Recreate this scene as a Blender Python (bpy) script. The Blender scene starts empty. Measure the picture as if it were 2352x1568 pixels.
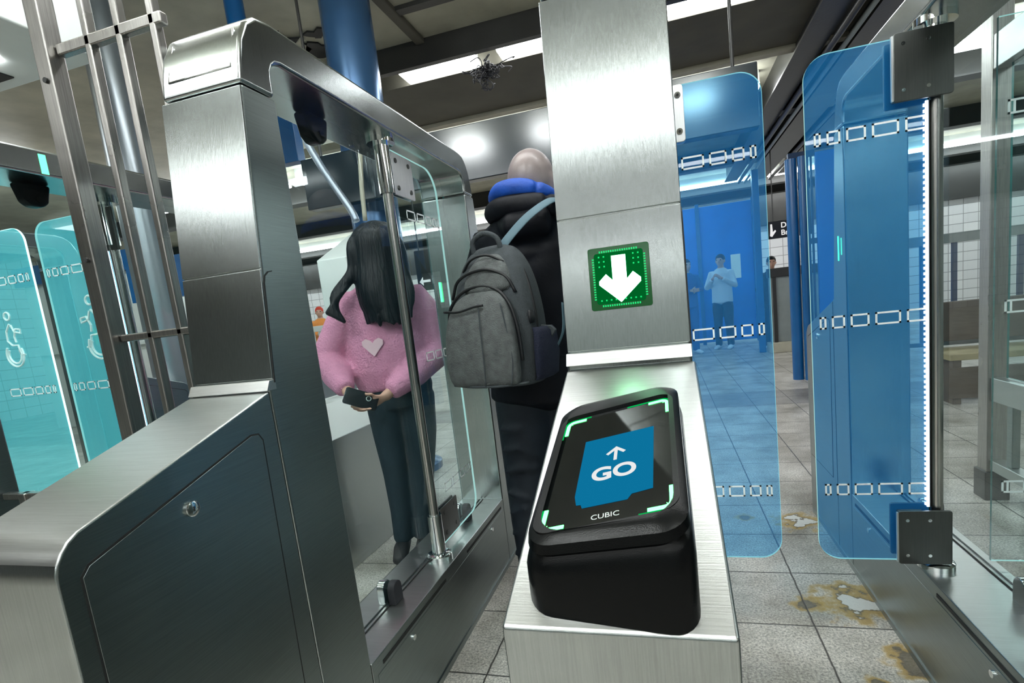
import bpy, bmesh, math, random
from mathutils import Vector, Matrix
random.seed(7)
PI = math.pi
SC = bpy.context.scene
COL = SC.collection

# ------------------------------------------------------------------ camera
cam_d = bpy.data.cameras.new('camera'); cam = bpy.data.objects.new('camera', cam_d); COL.objects.link(cam)
R = ((0.961, 0.112, 0.252), (-0.071, 0.984, -0.166), (-0.266, 0.141, 0.954))
def _cam_matrix():
    roll, pitch, yaw = -.1134, .1418, .2720
    cr, sr, cp, sp, cy, sy = math.cos(roll), math.sin(roll), math.cos(pitch), math.sin(pitch), math.cos(yaw), math.sin(yaw)
    Rz = Matrix(((cr, -sr, 0), (sr, cr, 0), (0, 0, 1))); Rx = Matrix(((1, 0, 0), (0, cp, -sp), (0, sp, cp))); Ry = Matrix(((cy, 0, sy), (0, 1, 0), (-sy, 0, cy)))
    M = Rz @ Rx @ Ry
    w = lambda r: Vector((r[0], r[2], -r[1]))
    right, down, fwd = w(M[0]), w(M[1]), w(M[2])
    m = Matrix.Identity(4)
    for i in range(3):
        m[i][0] = right[i]; m[i][1] = -down[i]; m[i][2] = -fwd[i]
    m[2][3] = 1.15
    return m
cam.matrix_world = _cam_matrix()
cam_d.sensor_width = 36; cam_d.lens = 36 * 1202.0 / 2352
cam_d.shift_x = (1176 - 1208.9) / 2352; cam_d.shift_y = (881.3 - 784) / 2352
cam_d.clip_start = 0.02; cam_d.clip_end = 100
SC.camera = cam
# ------------------------------------------------------------------ world, exposure
SC.view_settings.view_transform = 'Standard'; SC.view_settings.look = 'None'
SC.view_settings.gamma = 1; SC.view_settings.exposure = 1.0; SC.view_settings.use_curve_mapping = False
wd = bpy.data.worlds.new('station_ambient'); SC.world = wd; wd.use_nodes = True
bg = wd.node_tree.nodes['Background']; bg.inputs[0].default_value = (.50, .72, .72, 1); bg.inputs[1].default_value = .05
# large ceiling area lights (the station's fluorescent rows) : rows at these Y positions
ROWS_Y = [-6.2, -4.6, -3.3, -2.1, 4.65, 10.4, 13.0, 14.3]
LIGHT_STRENGTH = 9.5
def area_lamp(name, loc, sx, sy, power, col=(1, .98, .95), rot=(0, 0, 0)):
    l = bpy.data.lights.new(name, 'AREA'); l.shape = 'RECTANGLE'; l.size = sx; l.size_y = sy; l.energy = power; l.color = col
    o = bpy.data.objects.new(name, l); COL.objects.link(o); o.location = loc; o.rotation_euler = rot
    return o

# ------------------------------------------------------------------ materials
def newmat(name):
    m = bpy.data.materials.new(name); m.use_nodes = True
    nt = m.node_tree; nt.nodes.clear()
    out = nt.nodes.new('ShaderNodeOutputMaterial')
    return m, nt, out
def pmat(name, col, rough=.5, metal=0, spec=.5, bump=0, bscale=40, var=0, vscale=6, coat=0, stretch=None):
    m, nt, out = newmat(name)
    p = nt.nodes.new('ShaderNodeBsdfPrincipled'); nt.links.new(p.outputs[0], out.inputs[0])
    p.inputs['Base Color'].default_value = (*col, 1); p.inputs['Roughness'].default_value = rough
    p.inputs['Metallic'].default_value = metal; p.inputs['Specular IOR Level'].default_value = spec
    p.inputs['Coat Weight'].default_value = coat
    tc = nt.nodes.new('ShaderNodeTexCoord'); mp = nt.nodes.new('ShaderNodeMapping'); nt.links.new(tc.outputs['Object'], mp.inputs[0])
    if stretch: mp.inputs['Scale'].default_value = stretch
    if var:
        n = nt.nodes.new('ShaderNodeTexNoise'); n.inputs['Scale'].default_value = vscale; n.inputs['Detail'].default_value = 5
        nt.links.new(mp.outputs[0], n.inputs['Vector'])
        mx = nt.nodes.new('ShaderNodeMix'); mx.data_type = 'RGBA'
        mx.inputs[6].default_value = (*[c * (1 - var) for c in col], 1); mx.inputs[7].default_value = (*[min(1, c * (1 + var)) for c in col], 1)
        nt.links.new(n.outputs[0], mx.inputs[0]); nt.links.new(mx.outputs[2], p.inputs['Base Color'])
    if bump:
        n2 = nt.nodes.new('ShaderNodeTexNoise'); n2.inputs['Scale'].default_value = bscale; n2.inputs['Detail'].default_value = 4
        nt.links.new(mp.outputs[0], n2.inputs['Vector'])
        b = nt.nodes.new('ShaderNodeBump'); b.inputs['Strength'].default_value = bump; b.inputs['Distance'].default_value = .01
        nt.links.new(n2.outputs[0], b.inputs['Height']); nt.links.new(b.outputs[0], p.inputs['Normal'])
    return m
def brushed(name, col, rough, grain=(160, 160, 3), amt=.12):
    m, nt, out = newmat(name)
    p = nt.nodes.new('ShaderNodeBsdfPrincipled'); nt.links.new(p.outputs[0], out.inputs[0])
    p.inputs['Metallic'].default_value = 1
    tc = nt.nodes.new('ShaderNodeTexCoord'); mp = nt.nodes.new('ShaderNodeMapping'); nt.links.new(tc.outputs['Object'], mp.inputs[0])
    mp.inputs['Scale'].default_value = grain
    n = nt.nodes.new('ShaderNodeTexNoise'); n.inputs['Scale'].default_value = 3; n.inputs['Detail'].default_value = 6; n.inputs['Roughness'].default_value = .7
    nt.links.new(mp.outputs[0], n.inputs['Vector'])
    cr = nt.nodes.new('ShaderNodeValToRGB'); cr.color_ramp.elements[0].position = .3; cr.color_ramp.elements[1].position = .7
    cr.color_ramp.elements[0].color = (*[c * (1 - amt) for c in col], 1); cr.color_ramp.elements[1].color = (*[min(1, c * (1 + amt)) for c in col], 1)
    nt.links.new(n.outputs[0], cr.inputs[0])
    n2 = nt.nodes.new('ShaderNodeTexNoise'); n2.inputs['Scale'].default_value = 5; n2.inputs['Detail'].default_value = 3
    nt.links.new(tc.outputs['Object'], n2.inputs['Vector'])
    mr = nt.nodes.new('ShaderNodeMapRange'); mr.inputs[3].default_value = rough - .05; mr.inputs[4].default_value = rough + .06
    nt.links.new(n2.outputs[0], mr.inputs[0]); nt.links.new(mr.outputs[0], p.inputs['Roughness'])
    nt.links.new(cr.outputs[0], p.inputs['Base Color'])
    b = nt.nodes.new('ShaderNodeBump'); b.inputs['Strength'].default_value = .10; b.inputs['Distance'].default_value = .002
    nt.links.new(n.outputs[0], b.inputs['Height']); nt.links.new(b.outputs[0], p.inputs['Normal'])
    return m
def emis(name, col, s):
    m, nt, out = newmat(name)
    e = nt.nodes.new('ShaderNodeEmission'); e.inputs[0].default_value = (*col, 1); e.inputs[1].default_value = s
    nt.links.new(e.outputs[0], out.inputs[0]); return m
def glassmat(name, tint, veil, vfac, refl=1.0, glow=None):
    m, nt, out = newmat(name)
    tr = nt.nodes.new('ShaderNodeBsdfTransparent'); tr.inputs[0].default_value = (*tint, 1)
    df = nt.nodes.new('ShaderNodeBsdfDiffuse'); df.inputs[0].default_value = (*veil, 1)
    tl = nt.nodes.new('ShaderNodeBsdfTranslucent'); tl.inputs[0].default_value = (*veil, 1)
    ad = nt.nodes.new('ShaderNodeMixShader'); ad.inputs[0].default_value = .5
    nt.links.new(df.outputs[0], ad.inputs[1]); nt.links.new(tl.outputs[0], ad.inputs[2])
    mx = nt.nodes.new('ShaderNodeMixShader'); mx.inputs[0].default_value = vfac
    nt.links.new(tr.outputs[0], mx.inputs[1]); nt.links.new(ad.outputs[0], mx.inputs[2])
    gl = nt.nodes.new('ShaderNodeBsdfGlossy'); gl.inputs['Roughness'].default_value = .015; gl.inputs[0].default_value = (.9, .97, 1, 1)
    fr = nt.nodes.new('ShaderNodeFresnel'); fr.inputs[0].default_value = 1.5
    ge = nt.nodes.new('ShaderNodeNewGeometry'); fb = nt.nodes.new('ShaderNodeMath'); fb.operation = 'SUBTRACT'; fb.inputs[0].default_value = refl
    ml = nt.nodes.new('ShaderNodeMath'); ml.operation = 'MULTIPLY'; ml.inputs[1].default_value = refl; nt.links.new(ge.outputs['Backfacing'], ml.inputs[0]); nt.links.new(ml.outputs[0], fb.inputs[1])
    mu = nt.nodes.new('ShaderNodeMath'); mu.operation = 'MULTIPLY'
    nt.links.new(fr.outputs[0], mu.inputs[0]); nt.links.new(fb.outputs[0], mu.inputs[1])
    base = mx.outputs[0]
    if glow:   # even emission added to brighten the pane, in place of LED edge light
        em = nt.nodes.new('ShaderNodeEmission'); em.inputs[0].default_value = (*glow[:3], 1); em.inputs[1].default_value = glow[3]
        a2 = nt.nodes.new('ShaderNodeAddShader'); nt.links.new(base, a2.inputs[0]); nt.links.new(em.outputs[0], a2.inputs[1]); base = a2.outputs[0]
    m2 = nt.nodes.new('ShaderNodeMixShader'); nt.links.new(mu.outputs[0], m2.inputs[0])
    nt.links.new(base, m2.inputs[1]); nt.links.new(gl.outputs[0], m2.inputs[2]); nt.links.new(m2.outputs[0], out.inputs[0])
    return m
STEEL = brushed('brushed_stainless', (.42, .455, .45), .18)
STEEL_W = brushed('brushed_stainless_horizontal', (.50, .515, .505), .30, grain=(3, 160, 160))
STEEL_D = brushed('brushed_stainless_shaded', (.27, .31, .305), .30, grain=(160, 3, 160))  # same steel in a darker tone: shade of the flanks put into the colour
STEEL_FENCE = brushed('fence_steel', (.38, .37, .35), .28, grain=(120, 120, 3), amt=.25)
CHROME = pmat('polished_chrome', (.82, .84, .84), .08, 1)
POLE_M = brushed('pole_steel', (.50, .49, .47), .20)
CLAMP_D = brushed('clamp_dark_steel', (.11, .115, .11), .34)
CLAMP_L = brushed('clamp_light_steel', (.75, .76, .76), .35)
BLACKP = pmat('black_plastic', (.0015, .002, .0022), .26, 0, .16, bump=.08, bscale=900)
BLACKG = pmat('black_gloss', (.004, .005, .005), .06)
DARKM = pmat('dark_gap', (.012, .013, .013), .6)
RUBBER = pmat('rubber', (.02, .02, .025), .6)
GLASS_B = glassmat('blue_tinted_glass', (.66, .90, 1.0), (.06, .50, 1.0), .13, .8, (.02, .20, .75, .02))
GLASS_C = glassmat('clear_glass', (.93, .98, .98), (.3, .7, .8), .006, .75)
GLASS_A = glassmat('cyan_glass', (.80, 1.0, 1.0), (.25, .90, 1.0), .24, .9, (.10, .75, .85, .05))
RIM = pmat('green_glass_rim', (.03, .16, .15), .15)
PRINT = pmat('white_print', (.95, 1.0, 1.0), .5)
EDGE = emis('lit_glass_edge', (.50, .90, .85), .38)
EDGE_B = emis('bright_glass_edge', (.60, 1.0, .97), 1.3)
PRINT_C = pmat('cyan_print', (.80, 1.0, 1.0), .5)
LED_W = emis('led_strip_white', (.72, .82, 1.0), 2.2)
LED_G = emis('green_led', (.02, 1.0, .25), .45)
LED_GB = emis('green_led_bar', (.10, 1.0, .35), 1.6)
FLUO_S = emis('square_lamp_diffuser', (.95, 1.0, 1.0), 38.0)
FLUO = emis('fluorescent_tube', (.97, 1.0, 1.0), LIGHT_STRENGTH)
CREAM = pmat('cream_ceiling_paint', (.38, .37, .29), .6, var=.45, vscale=3, bump=.2, bscale=12)
GIRD = pmat('dark_girder_paint', (.030, .030, .028), .38, var=.4, vscale=4, bump=.1)
SOFF = pmat('brown_soffit', (.085, .080, .062), .7, var=.4, vscale=3, bump=.3, bscale=8)
RAILC = pmat('beige_rail', (.40, .38, .30), .6, var=.2)
SIGNB = pmat('glossy_dark_panel', (.006, .014, .022), .15, 0, .7, bump=.01, bscale=3)
BLUE_P = pmat('blue_enamel', (.004, .10, .30), .28, 0, .6, var=.25, vscale=5)
BLUE_W = pmat('blue_hoarding', (.01, .16, .60), .35, var=.25, vscale=2)
DBLUE = pmat('dark_blue_steel', (.012, .04, .10), .35, var=.3)
COLUMN = pmat('blue_grey_column_paint', (.045, .13, .28), .22, .45, .8)
COLUMN_S = pmat('silver_column_paint', (.30, .34, .37), .28, .6)
WHITEP = pmat('white_enamel', (.72, .76, .74), .4, var=.08, vscale=5)
GREYP = pmat('grey_paint', (.22, .25, .25), .5, var=.2)
PIPE = pmat('conduit', (.32, .36, .42), .35, .6)
BROWN = pmat('worn_brown_wood', (.085, .062, .045), .55, var=.5, vscale=7)
WOODL = pmat('worn_wood_edge', (.30, .25, .13), .55, var=.4, vscale=9)
SIGNW = emis('backlit_white_lettering', (1, 1, 1), .42)
SIGNK = pmat('sign_black', (.01, .01, .01), .3)
SKIN = pmat('skin', (.52, .30, .22), .5, var=.1, vscale=30)
SKIN_B = pmat('bald_scalp_skin', (.27, .22, .215), .36, var=.45, vscale=18, bump=.05, bscale=200)
HAIRG = pmat('short_grey_hair', (.30, .27, .26), .8, var=.35, vscale=60, bump=.5, bscale=300)
HAIR = pmat('long_dark_hair', (.003, .005, .008), .45, 0, .25, bump=.7, bscale=60, stretch=(1, 1, .06))
PINK = pmat('pink_sweater', (.66, .28, .43), .9, var=.22, vscale=22, bump=.9, bscale=110)
PALEPINK = pmat('pale_heart_print', (.80, .55, .62), .9)
DENIM = pmat('dark_denim', (.012, .028, .040), .8, var=.35, vscale=9, bump=.2, bscale=120)
JACKET = pmat('black_jacket', (.003, .004, .008), .6, 0, .25, var=.4, vscale=8, bump=.5, bscale=14)
BLUEH = pmat('blue_hood_lining', (.004, .07, .42), .6, var=.4, vscale=16, bump=.3)
TROUS = pmat('navy_black_trousers', (.008, .013, .022), .7, var=.5, vscale=5, bump=.7, bscale=9)
BAG = pmat('heather_grey_canvas', (.115, .125, .125), .9, var=.6, vscale=38, bump=.5, bscale=240)
BAG_D = pmat('dark_grey_canvas', (.055, .065, .072), .9, var=.25, vscale=50, bump=.3, bscale=200)
ZIP = pmat('black_zip_tape', (.006, .007, .009), .5)
MESHP = pmat('navy_mesh_pocket', (.008, .012, .035), .8, bump=.5, bscale=200)
STRAPM = pmat('slate_strap', (.10, .17, .21), .8)
PHONE = pmat('black_phone', (.006, .006, .008), .15)
SHOE = pmat('dark_shoe', (.02, .02, .022), .6)
ORANGE = pmat('orange_vest', (.80, .28, .05), .7)
REDM = pmat('red_cap', (.65, .05, .02), .6)
WCLOTH = pmat('pale_cloth', (.60, .66, .75), .8)
BCLOTH = pmat('blue_cloth', (.02, .10, .35), .8)

def floor_mat():
    m, nt, out = newmat('granite_floor_tile')
    N = nt.nodes.new; L = nt.links.new
    p = N('ShaderNodeBsdfPrincipled'); L(p.outputs[0], out.inputs[0])
    tc = N('ShaderNodeTexCoord'); sp = N('ShaderNodeSeparateXYZ'); L(tc.outputs['Object'], sp.inputs[0])
    def math_(op, a, b=None):
        n = N('ShaderNodeMath'); n.operation = op
        for i, v in enumerate((a, b)):
            if v is None: continue
            if isinstance(v, (int, float)): n.inputs[i].default_value = v
            else: L(v, n.inputs[i])
        return n.outputs[0]
    T = .348
    nz = N('ShaderNodeTexNoise'); nz.inputs['Scale'].default_value = 22; nz.inputs['Detail'].default_value = 4; L(tc.outputs['Object'], nz.inputs[0])
    wob = math_('MULTIPLY', math_('SUBTRACT', nz.outputs[0], .5), .006)
    def line(c, off):
        v = math_('ADD', math_('SUBTRACT', c, off), wob)
        f = math_('FRACT', math_('DIVIDE', v, T))
        return math_('MINIMUM', f, math_('SUBTRACT', 1.0, f))
    d = math_('MINIMUM', line(sp.outputs[0], .404 - 40 * T), line(sp.outputs[1], 1.775 - 40 * T))
    g = N('ShaderNodeMapRange'); g.inputs[1].default_value = .004; g.inputs[2].default_value = .012; L(d, g.inputs[0])
    n1 = N('ShaderNodeTexNoise'); n1.inputs['Scale'].default_value = 130; n1.inputs['Detail'].default_value = 6; n1.inputs['Roughness'].default_value = .8; L(tc.outputs['Object'], n1.inputs[0])
    r1 = N('ShaderNodeValToRGB'); L(n1.outputs[0], r1.inputs[0])
    r1.color_ramp.elements[0].position = .36; r1.color_ramp.elements[0].color = (.15, .15, .148, 1)
    r1.color_ramp.elements[1].position = .62; r1.color_ramp.elements[1].color = (.80, .785, .75, 1)
    n2 = N('ShaderNodeTexNoise'); n2.inputs['Scale'].default_value = 2.6; n2.inputs['Detail'].default_value = 7; n2.inputs['Roughness'].default_value = .65; L(tc.outputs['Object'], n2.inputs[0])
    r2 = N('ShaderNodeValToRGB'); L(n2.outputs[0], r2.inputs[0])
    r2.color_ramp.elements[0].position = .33; r2.color_ramp.elements[0].color = (.42, .39, .33, 1)
    r2.color_ramp.elements[1].position = .62; r2.color_ramp.elements[1].color = (1.05, 1.02, .98, 1)
    m1 = N('ShaderNodeMix'); m1.data_type = 'RGBA'; m1.blend_type = 'MULTIPLY'; m1.inputs[0].default_value = 1
    L(r1.outputs[0], m1.inputs[6]); L(r2.outputs[0], m1.inputs[7])
    # a darker band of tiles
    band = math_('MULTIPLY', math_('GREATER_THAN', sp.outputs[1], 5.25), math_('LESS_THAN', sp.outputs[1], 5.95))
    m3 = N('ShaderNodeMix'); m3.data_type = 'RGBA'; m3.blend_type = 'MULTIPLY'; L(math_('MULTIPLY', band, .55), m3.inputs[0])
    L(m1.outputs[2], m3.inputs[6]); m3.inputs[7].default_value = (.25, .25, .27, 1)
    # yellow-brown stains with a dark rim and a bare pale centre
    cur = m3.outputs[2]
    for (sx, sy, rad) in ((.545, 2.62, .105), (.565, 1.93, .12), (.415, 1.90, .055), (.62, 1.62, .07), (.50, 1.52, .03), (.30, 2.66, .045)):
        cv = N('ShaderNodeCombineXYZ'); cv.inputs[0].default_value = sx; cv.inputs[1].default_value = sy
        ds = N('ShaderNodeVectorMath'); ds.operation = 'DISTANCE'; L(tc.outputs['Object'], ds.inputs[0]); L(cv.outputs[0], ds.inputs[1])
        nn = N('ShaderNodeTexNoise'); nn.inputs['Scale'].default_value = 17; nn.inputs['Detail'].default_value = 6; L(tc.outputs['Object'], nn.inputs[0])
        dd = math_('ADD', math_('DIVIDE', ds.outputs[1], rad), math_('MULTIPLY', math_('SUBTRACT', nn.outputs[0], .5), 2.4))
        cr = N('ShaderNodeValToRGB'); L(dd, cr.inputs[0]); e = cr.color_ramp.elements
        e[0].position = .0; e[0].color = (.62, .61, .58, 1) if rad > .1 else (.10, .08, .04, 1)
        e[1].position = .95; e[1].color = (.42, .27, .05, 1)
        k = cr.color_ramp.elements.new(.40); k.color = (.62, .61, .58, 1) if rad > .1 else (.06, .045, .02, 1)
        k = cr.color_ramp.elements.new(.47); k.color = (.05, .035, .01, 1)
        k = cr.color_ramp.elements.new(.60); k.color = (.30, .19, .03, 1)
        al = N('ShaderNodeMapRange'); al.inputs[1].default_value = .75; al.inputs[2].default_value = 1.15; al.inputs[3].default_value = .85; al.inputs[4].default_value = 0; L(dd, al.inputs[0])
        mm = N('ShaderNodeMix'); mm.data_type = 'RGBA'; L(al.outputs[0], mm.inputs[0]); L(cur, mm.inputs[6]); L(cr.outputs[0], mm.inputs[7]); cur = mm.outputs[2]
    m2 = N('ShaderNodeMix'); m2.data_type = 'RGBA'; L(g.outputs[0], m2.inputs[0]); m2.inputs[6].default_value = (.035, .032, .028, 1); L(cur, m2.inputs[7])
    L(m2.outputs[2], p.inputs['Base Color']); p.inputs['Roughness'].default_value = .33
    b = N('ShaderNodeBump'); b.inputs['Strength'].default_value = .4; b.inputs['Distance'].default_value = .004; L(g.outputs[0], b.inputs['Height']); L(b.outputs[0], p.inputs['Normal'])
    return m
def tile_wall_mat(name, c1, c2, w, h, mortar):
    m, nt, out = newmat(name); N = nt.nodes.new; L = nt.links.new
    p = N('ShaderNodeBsdfPrincipled'); L(p.outputs[0], out.inputs[0]); p.inputs['Roughness'].default_value = .25
    tc = N('ShaderNodeTexCoord'); sp = N('ShaderNodeSeparateXYZ'); L(tc.outputs['Object'], sp.inputs[0])
    ad = N('ShaderNodeMath'); ad.operation = 'ADD'; L(sp.outputs[0], ad.inputs[0]); L(sp.outputs[1], ad.inputs[1])
    cb = N('ShaderNodeCombineXYZ'); L(ad.outputs[0], cb.inputs[0]); L(sp.outputs[2], cb.inputs[1])
    br = N('ShaderNodeTexBrick'); L(cb.outputs[0], br.inputs['Vector']); br.offset = 0
    br.inputs['Scale'].default_value = 1; br.inputs['Brick Width'].default_value = w; br.inputs['Row Height'].default_value = h
    br.inputs['Mortar Size'].default_value = .008; br.inputs['Color1'].default_value = (*c1, 1); br.inputs['Color2'].default_value = (*c2, 1); br.inputs['Mortar'].default_value = (*mortar, 1)
    L(br.outputs[0], p.inputs['Base Color'])
    return m
FLOOR_M = floor_mat()
WALLF = pmat('grey_green_wall', (.34, .38, .36), .5, var=.3, vscale=1.2)
TILE_W = tile_wall_mat('white_wall_tile', (.62, .62, .62), (.55, .55, .56), .30, .22, (.25, .25, .25))

# ------------------------------------------------------------------ mesh helpers
def obj(name, bm, m, parent=None, bevel=0, smooth=False, seg=2):
    me = bpy.data.meshes.new(name)
    bmesh.ops.recalc_face_normals(bm, faces=bm.faces[:])
    bm.to_mesh(me); bm.free()
    ms = m if isinstance(m, (list, tuple)) else [m]
    for k in ms: me.materials.append(k)
    o = bpy.data.objects.new(name, me); COL.objects.link(o)
    if parent: o.parent = parent
    if bevel:
        b = o.modifiers.new('bevel', 'BEVEL'); b.width = bevel; b.segments = seg; b.limit_method = 'ANGLE'; b.angle_limit = .6
        b.harden_normals = True
        smooth = True
    if smooth:
        for p in me.polygons: p.use_smooth = True
    if bevel or smooth == 'auto':
        me.set_sharp_from_angle(angle=.6)
    return o
def tag(o, label, cat, group=None, kind=None):
    if label: o['label'] = label
    if cat: o['category'] = cat
    if group: o['group'] = group
    if kind: o['kind'] = kind
    return o
def thing(name, label, cat, loc=(0, 0, 0), rz=0, group=None):
    o = bpy.data.objects.new(name, None); COL.objects.link(o); o.location = loc; o.rotation_euler = (0, 0, rz); o.empty_display_size = .05
    return tag(o, label, cat, group)
def struct(o): o['kind'] = 'structure'; return o
def box(bm, x0, x1, y0, y1, z0, z1):
    vs = [bm.verts.new((x, y, z)) for x in (x0, x1) for y in (y0, y1) for z in (z0, z1)]
    for f in ((0, 1, 3, 2), (4, 6, 7, 5), (0, 4, 5, 1), (2, 3, 7, 6), (0, 2, 6, 4), (1, 5, 7, 3)):
        bm.faces.new([vs[i] for i in f])
    return vs
def B(*boxes):
    bm = bmesh.new()
    for b in boxes: box(bm, *b)
    return bm
def prism(pts, a0, a1, axis='X', bm=None):
    """polygon pts (u,v) extruded from a0 to a1 along axis. axis X: (y,z); Y: (x,z); Z: (x,y)"""
    bm = bm or bmesh.new()
    def P(a, u, v): return {'X': (a, u, v), 'Y': (u, a, v), 'Z': (u, v, a)}[axis]
    A = [bm.verts.new(P(a0, *p)) for p in pts]; Bv = [bm.verts.new(P(a1, *p)) for p in pts]
    n = len(pts)
    bm.faces.new(A); bm.faces.new(Bv[::-1])
    for i in range(n):
        j = (i + 1) % n; bm.faces.new((A[i], Bv[i], Bv[j], A[j]))
    return bm
def arc(cx, cy, r, a0, a1, n=8):
    return [(cx + r * math.cos(math.radians(a0 + (a1 - a0) * i / n)), cy + r * math.sin(math.radians(a0 + (a1 - a0) * i / n))) for i in range(n + 1)]
def rrect(x0, x1, y0, y1, r, n=6, rs=None):
    rs = rs or (r, r, r, r)   # bl br tr tl
    out = []
    for (cx, cy, a0, rr) in ((x0, y0, 180, rs[0]), (x1, y0, 270, rs[1]), (x1, y1, 0, rs[2]), (x0, y1, 90, rs[3])):
        sx = 1 if cx == x0 else -1; sy = 1 if cy == y0 else -1
        if rr <= 1e-6: out.append((cx, cy)); continue
        out += arc(cx + sx * rr, cy + sy * rr, rr, a0, a0 + 90, n)
    return out
def tube(bm, pts, r, seg=12, cap=True):
    """round tube through pts; r scalar or list"""
    pts = [Vector(p) for p in pts]; n = len(pts)
    rr = r if isinstance(r, (list, tuple)) else [r] * n
    rings = []; up = None
    for i, p in enumerate(pts):
        t = (pts[min(i + 1, n - 1)] - pts[max(i - 1, 0)]).normalized()
        if up is None:
            up = Vector((0, 0, 1)) if abs(t.z) < .9 else Vector((1, 0, 0))
        a = (up - t * up.dot(t)).normalized(); b = t.cross(a); up = a
        rings.append([bm.verts.new(p + (a * math.cos(2 * PI * k / seg) + b * math.sin(2 * PI * k / seg)) * rr[i]) for k in range(seg)])
    for i in range(n - 1):
        for k in range(seg):
            l = (k + 1) % seg; bm.faces.new((rings[i][k], rings[i][l], rings[i + 1][l], rings[i + 1][k]))
    if cap: bm.faces.new(rings[0][::-1]); bm.faces.new(rings[-1])
    return bm
def T(pts, r, seg=12): return tube(bmesh.new(), pts, r, seg)
def disc(x, y, z0, z1, r, seg=24, bm=None): return tube(bm or bmesh.new(), [(x, y, z0), (x, y, z1)], r, seg)
def curve(pts, n=8):
    """Catmull-Rom"""
    P = [Vector(p) for p in pts]; P = [P[0] * 2 - P[1]] + P + [P[-1] * 2 - P[-2]]; out = []
    for i in range(1, len(P) - 2):
        for k in range(n):
            t = k / n; a, b, c, d = P[i - 1:i + 3]
            out.append(.5 * ((2 * b) + (c - a) * t + (2 * a - 5 * b + 4 * c - d) * t * t + (3 * b - a - 3 * c + d) * t ** 3))
    out.append(P[-2]); return out
def text_mesh(name, s, size, m, mat4, parent, extrude=.0004, bold=0, align='CENTER', label=None):
    cu = bpy.data.curves.new(name, 'FONT'); cu.body = s; cu.size = size; cu.extrude = extrude; cu.offset = bold; cu.align_x = align; cu.align_y = 'CENTER'
    o = bpy.data.objects.new('tmp', cu); COL.objects.link(o)
    dg = bpy.context.evaluated_depsgraph_get(); me = bpy.data.meshes.new_from_object(o.evaluated_get(dg))
    bpy.data.objects.remove(o); me.materials.clear(); me.materials.append(m)
    me.transform(mat4)
    q = bpy.data.objects.new(name, me); COL.objects.link(q)
    if parent: q.parent = parent
    return q
def chain(bm, pts, radii, seg=14):
    """tapered limb with elliptical sections. radii: list of r or (rx, ry[,axis vector for rx])"""
    pts = [Vector(p) for p in pts]; n = len(pts); rings = []
    for i, p in enumerate(pts):
        t = (pts[min(i + 1, n - 1)] - pts[max(i - 1, 0)]).normalized()
        r = radii[i]; rx, ry = (r, r) if isinstance(r, (int, float)) else r[:2]
        ref = Vector((1, 0, 0)) if abs(t.x) < .85 else Vector((0, 1, 0))
        if not isinstance(r, (int, float)) and len(r) > 2: ref = Vector(r[2])
        a = (ref - t * ref.dot(t)).normalized(); b = t.cross(a)
        rings.append([bm.verts.new(p + a * math.cos(2 * PI * k / seg) * rx + b * math.sin(2 * PI * k / seg) * ry) for k in range(seg)])
    for i in range(n - 1):
        for k in range(seg):
            l = (k + 1) % seg; bm.faces.new((rings[i][k], rings[i][l], rings[i + 1][l], rings[i + 1][k]))
    for ring, p, q in ((rings[0], pts[0], pts[1]), (rings[-1], pts[-1], pts[-2])):
        r = radii[0] if ring is rings[0] else radii[-1]; r = r if isinstance(r, (int, float)) else min(r[:2])
        c = bm.verts.new(p + (p - q).normalized() * r * .55)
        for k in range(seg): bm.faces.new((ring[k], ring[(k + 1) % seg], c))
def ball(bm, c, r, seg=16):
    rx, ry, rz = (r, r, r) if isinstance(r, (int, float)) else r
    bmesh.ops.create_uvsphere(bm, u_segments=seg, v_segments=seg // 2 + 2, radius=1, matrix=Matrix.Translation(c) @ Matrix.Diagonal((rx, ry, rz, 1)))
def fuse(name, bm, m, parent, voxel=.012, smooth=6):
    """join overlapping volumes into one continuous skin"""
    bmesh.ops.recalc_face_normals(bm, faces=bm.faces[:])
    me = bpy.data.meshes.new('tmp'); bm.to_mesh(me); bm.free()
    o = bpy.data.objects.new('tmp', me); COL.objects.link(o)
    r = o.modifiers.new('r', 'REMESH'); r.mode = 'VOXEL'; r.voxel_size = voxel
    s = o.modifiers.new('s', 'SMOOTH'); s.iterations = smooth; s.factor = .5
    dg = bpy.context.evaluated_depsgraph_get(); me2 = bpy.data.meshes.new_from_object(o.evaluated_get(dg)); me2.name = name
    bpy.data.objects.remove(o)
    me2.materials.clear(); me2.materials.append(m)
    for p in me2.polygons: p.use_smooth = True
    q = bpy.data.objects.new(name, me2); COL.objects.link(q)
    if parent: q.parent = parent
    return q

# ------------------------------------------------------------------ setting
fl = struct(obj('floor', B((-14, 9, -8, 16, -.1, 0)), FLOOR_M))
struct(obj('wall_back', B((-14, 9, 15.0, 15.2, 0, 3.6)), TILE_W))
struct(obj('wall_left', B((-14.2, -14, -8, 15.2, 0, 3.6)), TILE_W))
struct(obj('wall_right', B((9, 9.2, -8, 15.2, 0, 3.6)), TILE_W))
struct(obj('wall_front', B((-14.2, 9.2, -8.2, -8, 0, 3.6)), WALLF))
struct(obj('ceiling', B((-14.2, 9.2, -8.2, 15.2, 3.5, 3.6)), CREAM))
struct(obj('trim_1', B((-14, 9, 14.9, 15.0, 2.55, 3.5)), GIRD))
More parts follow.
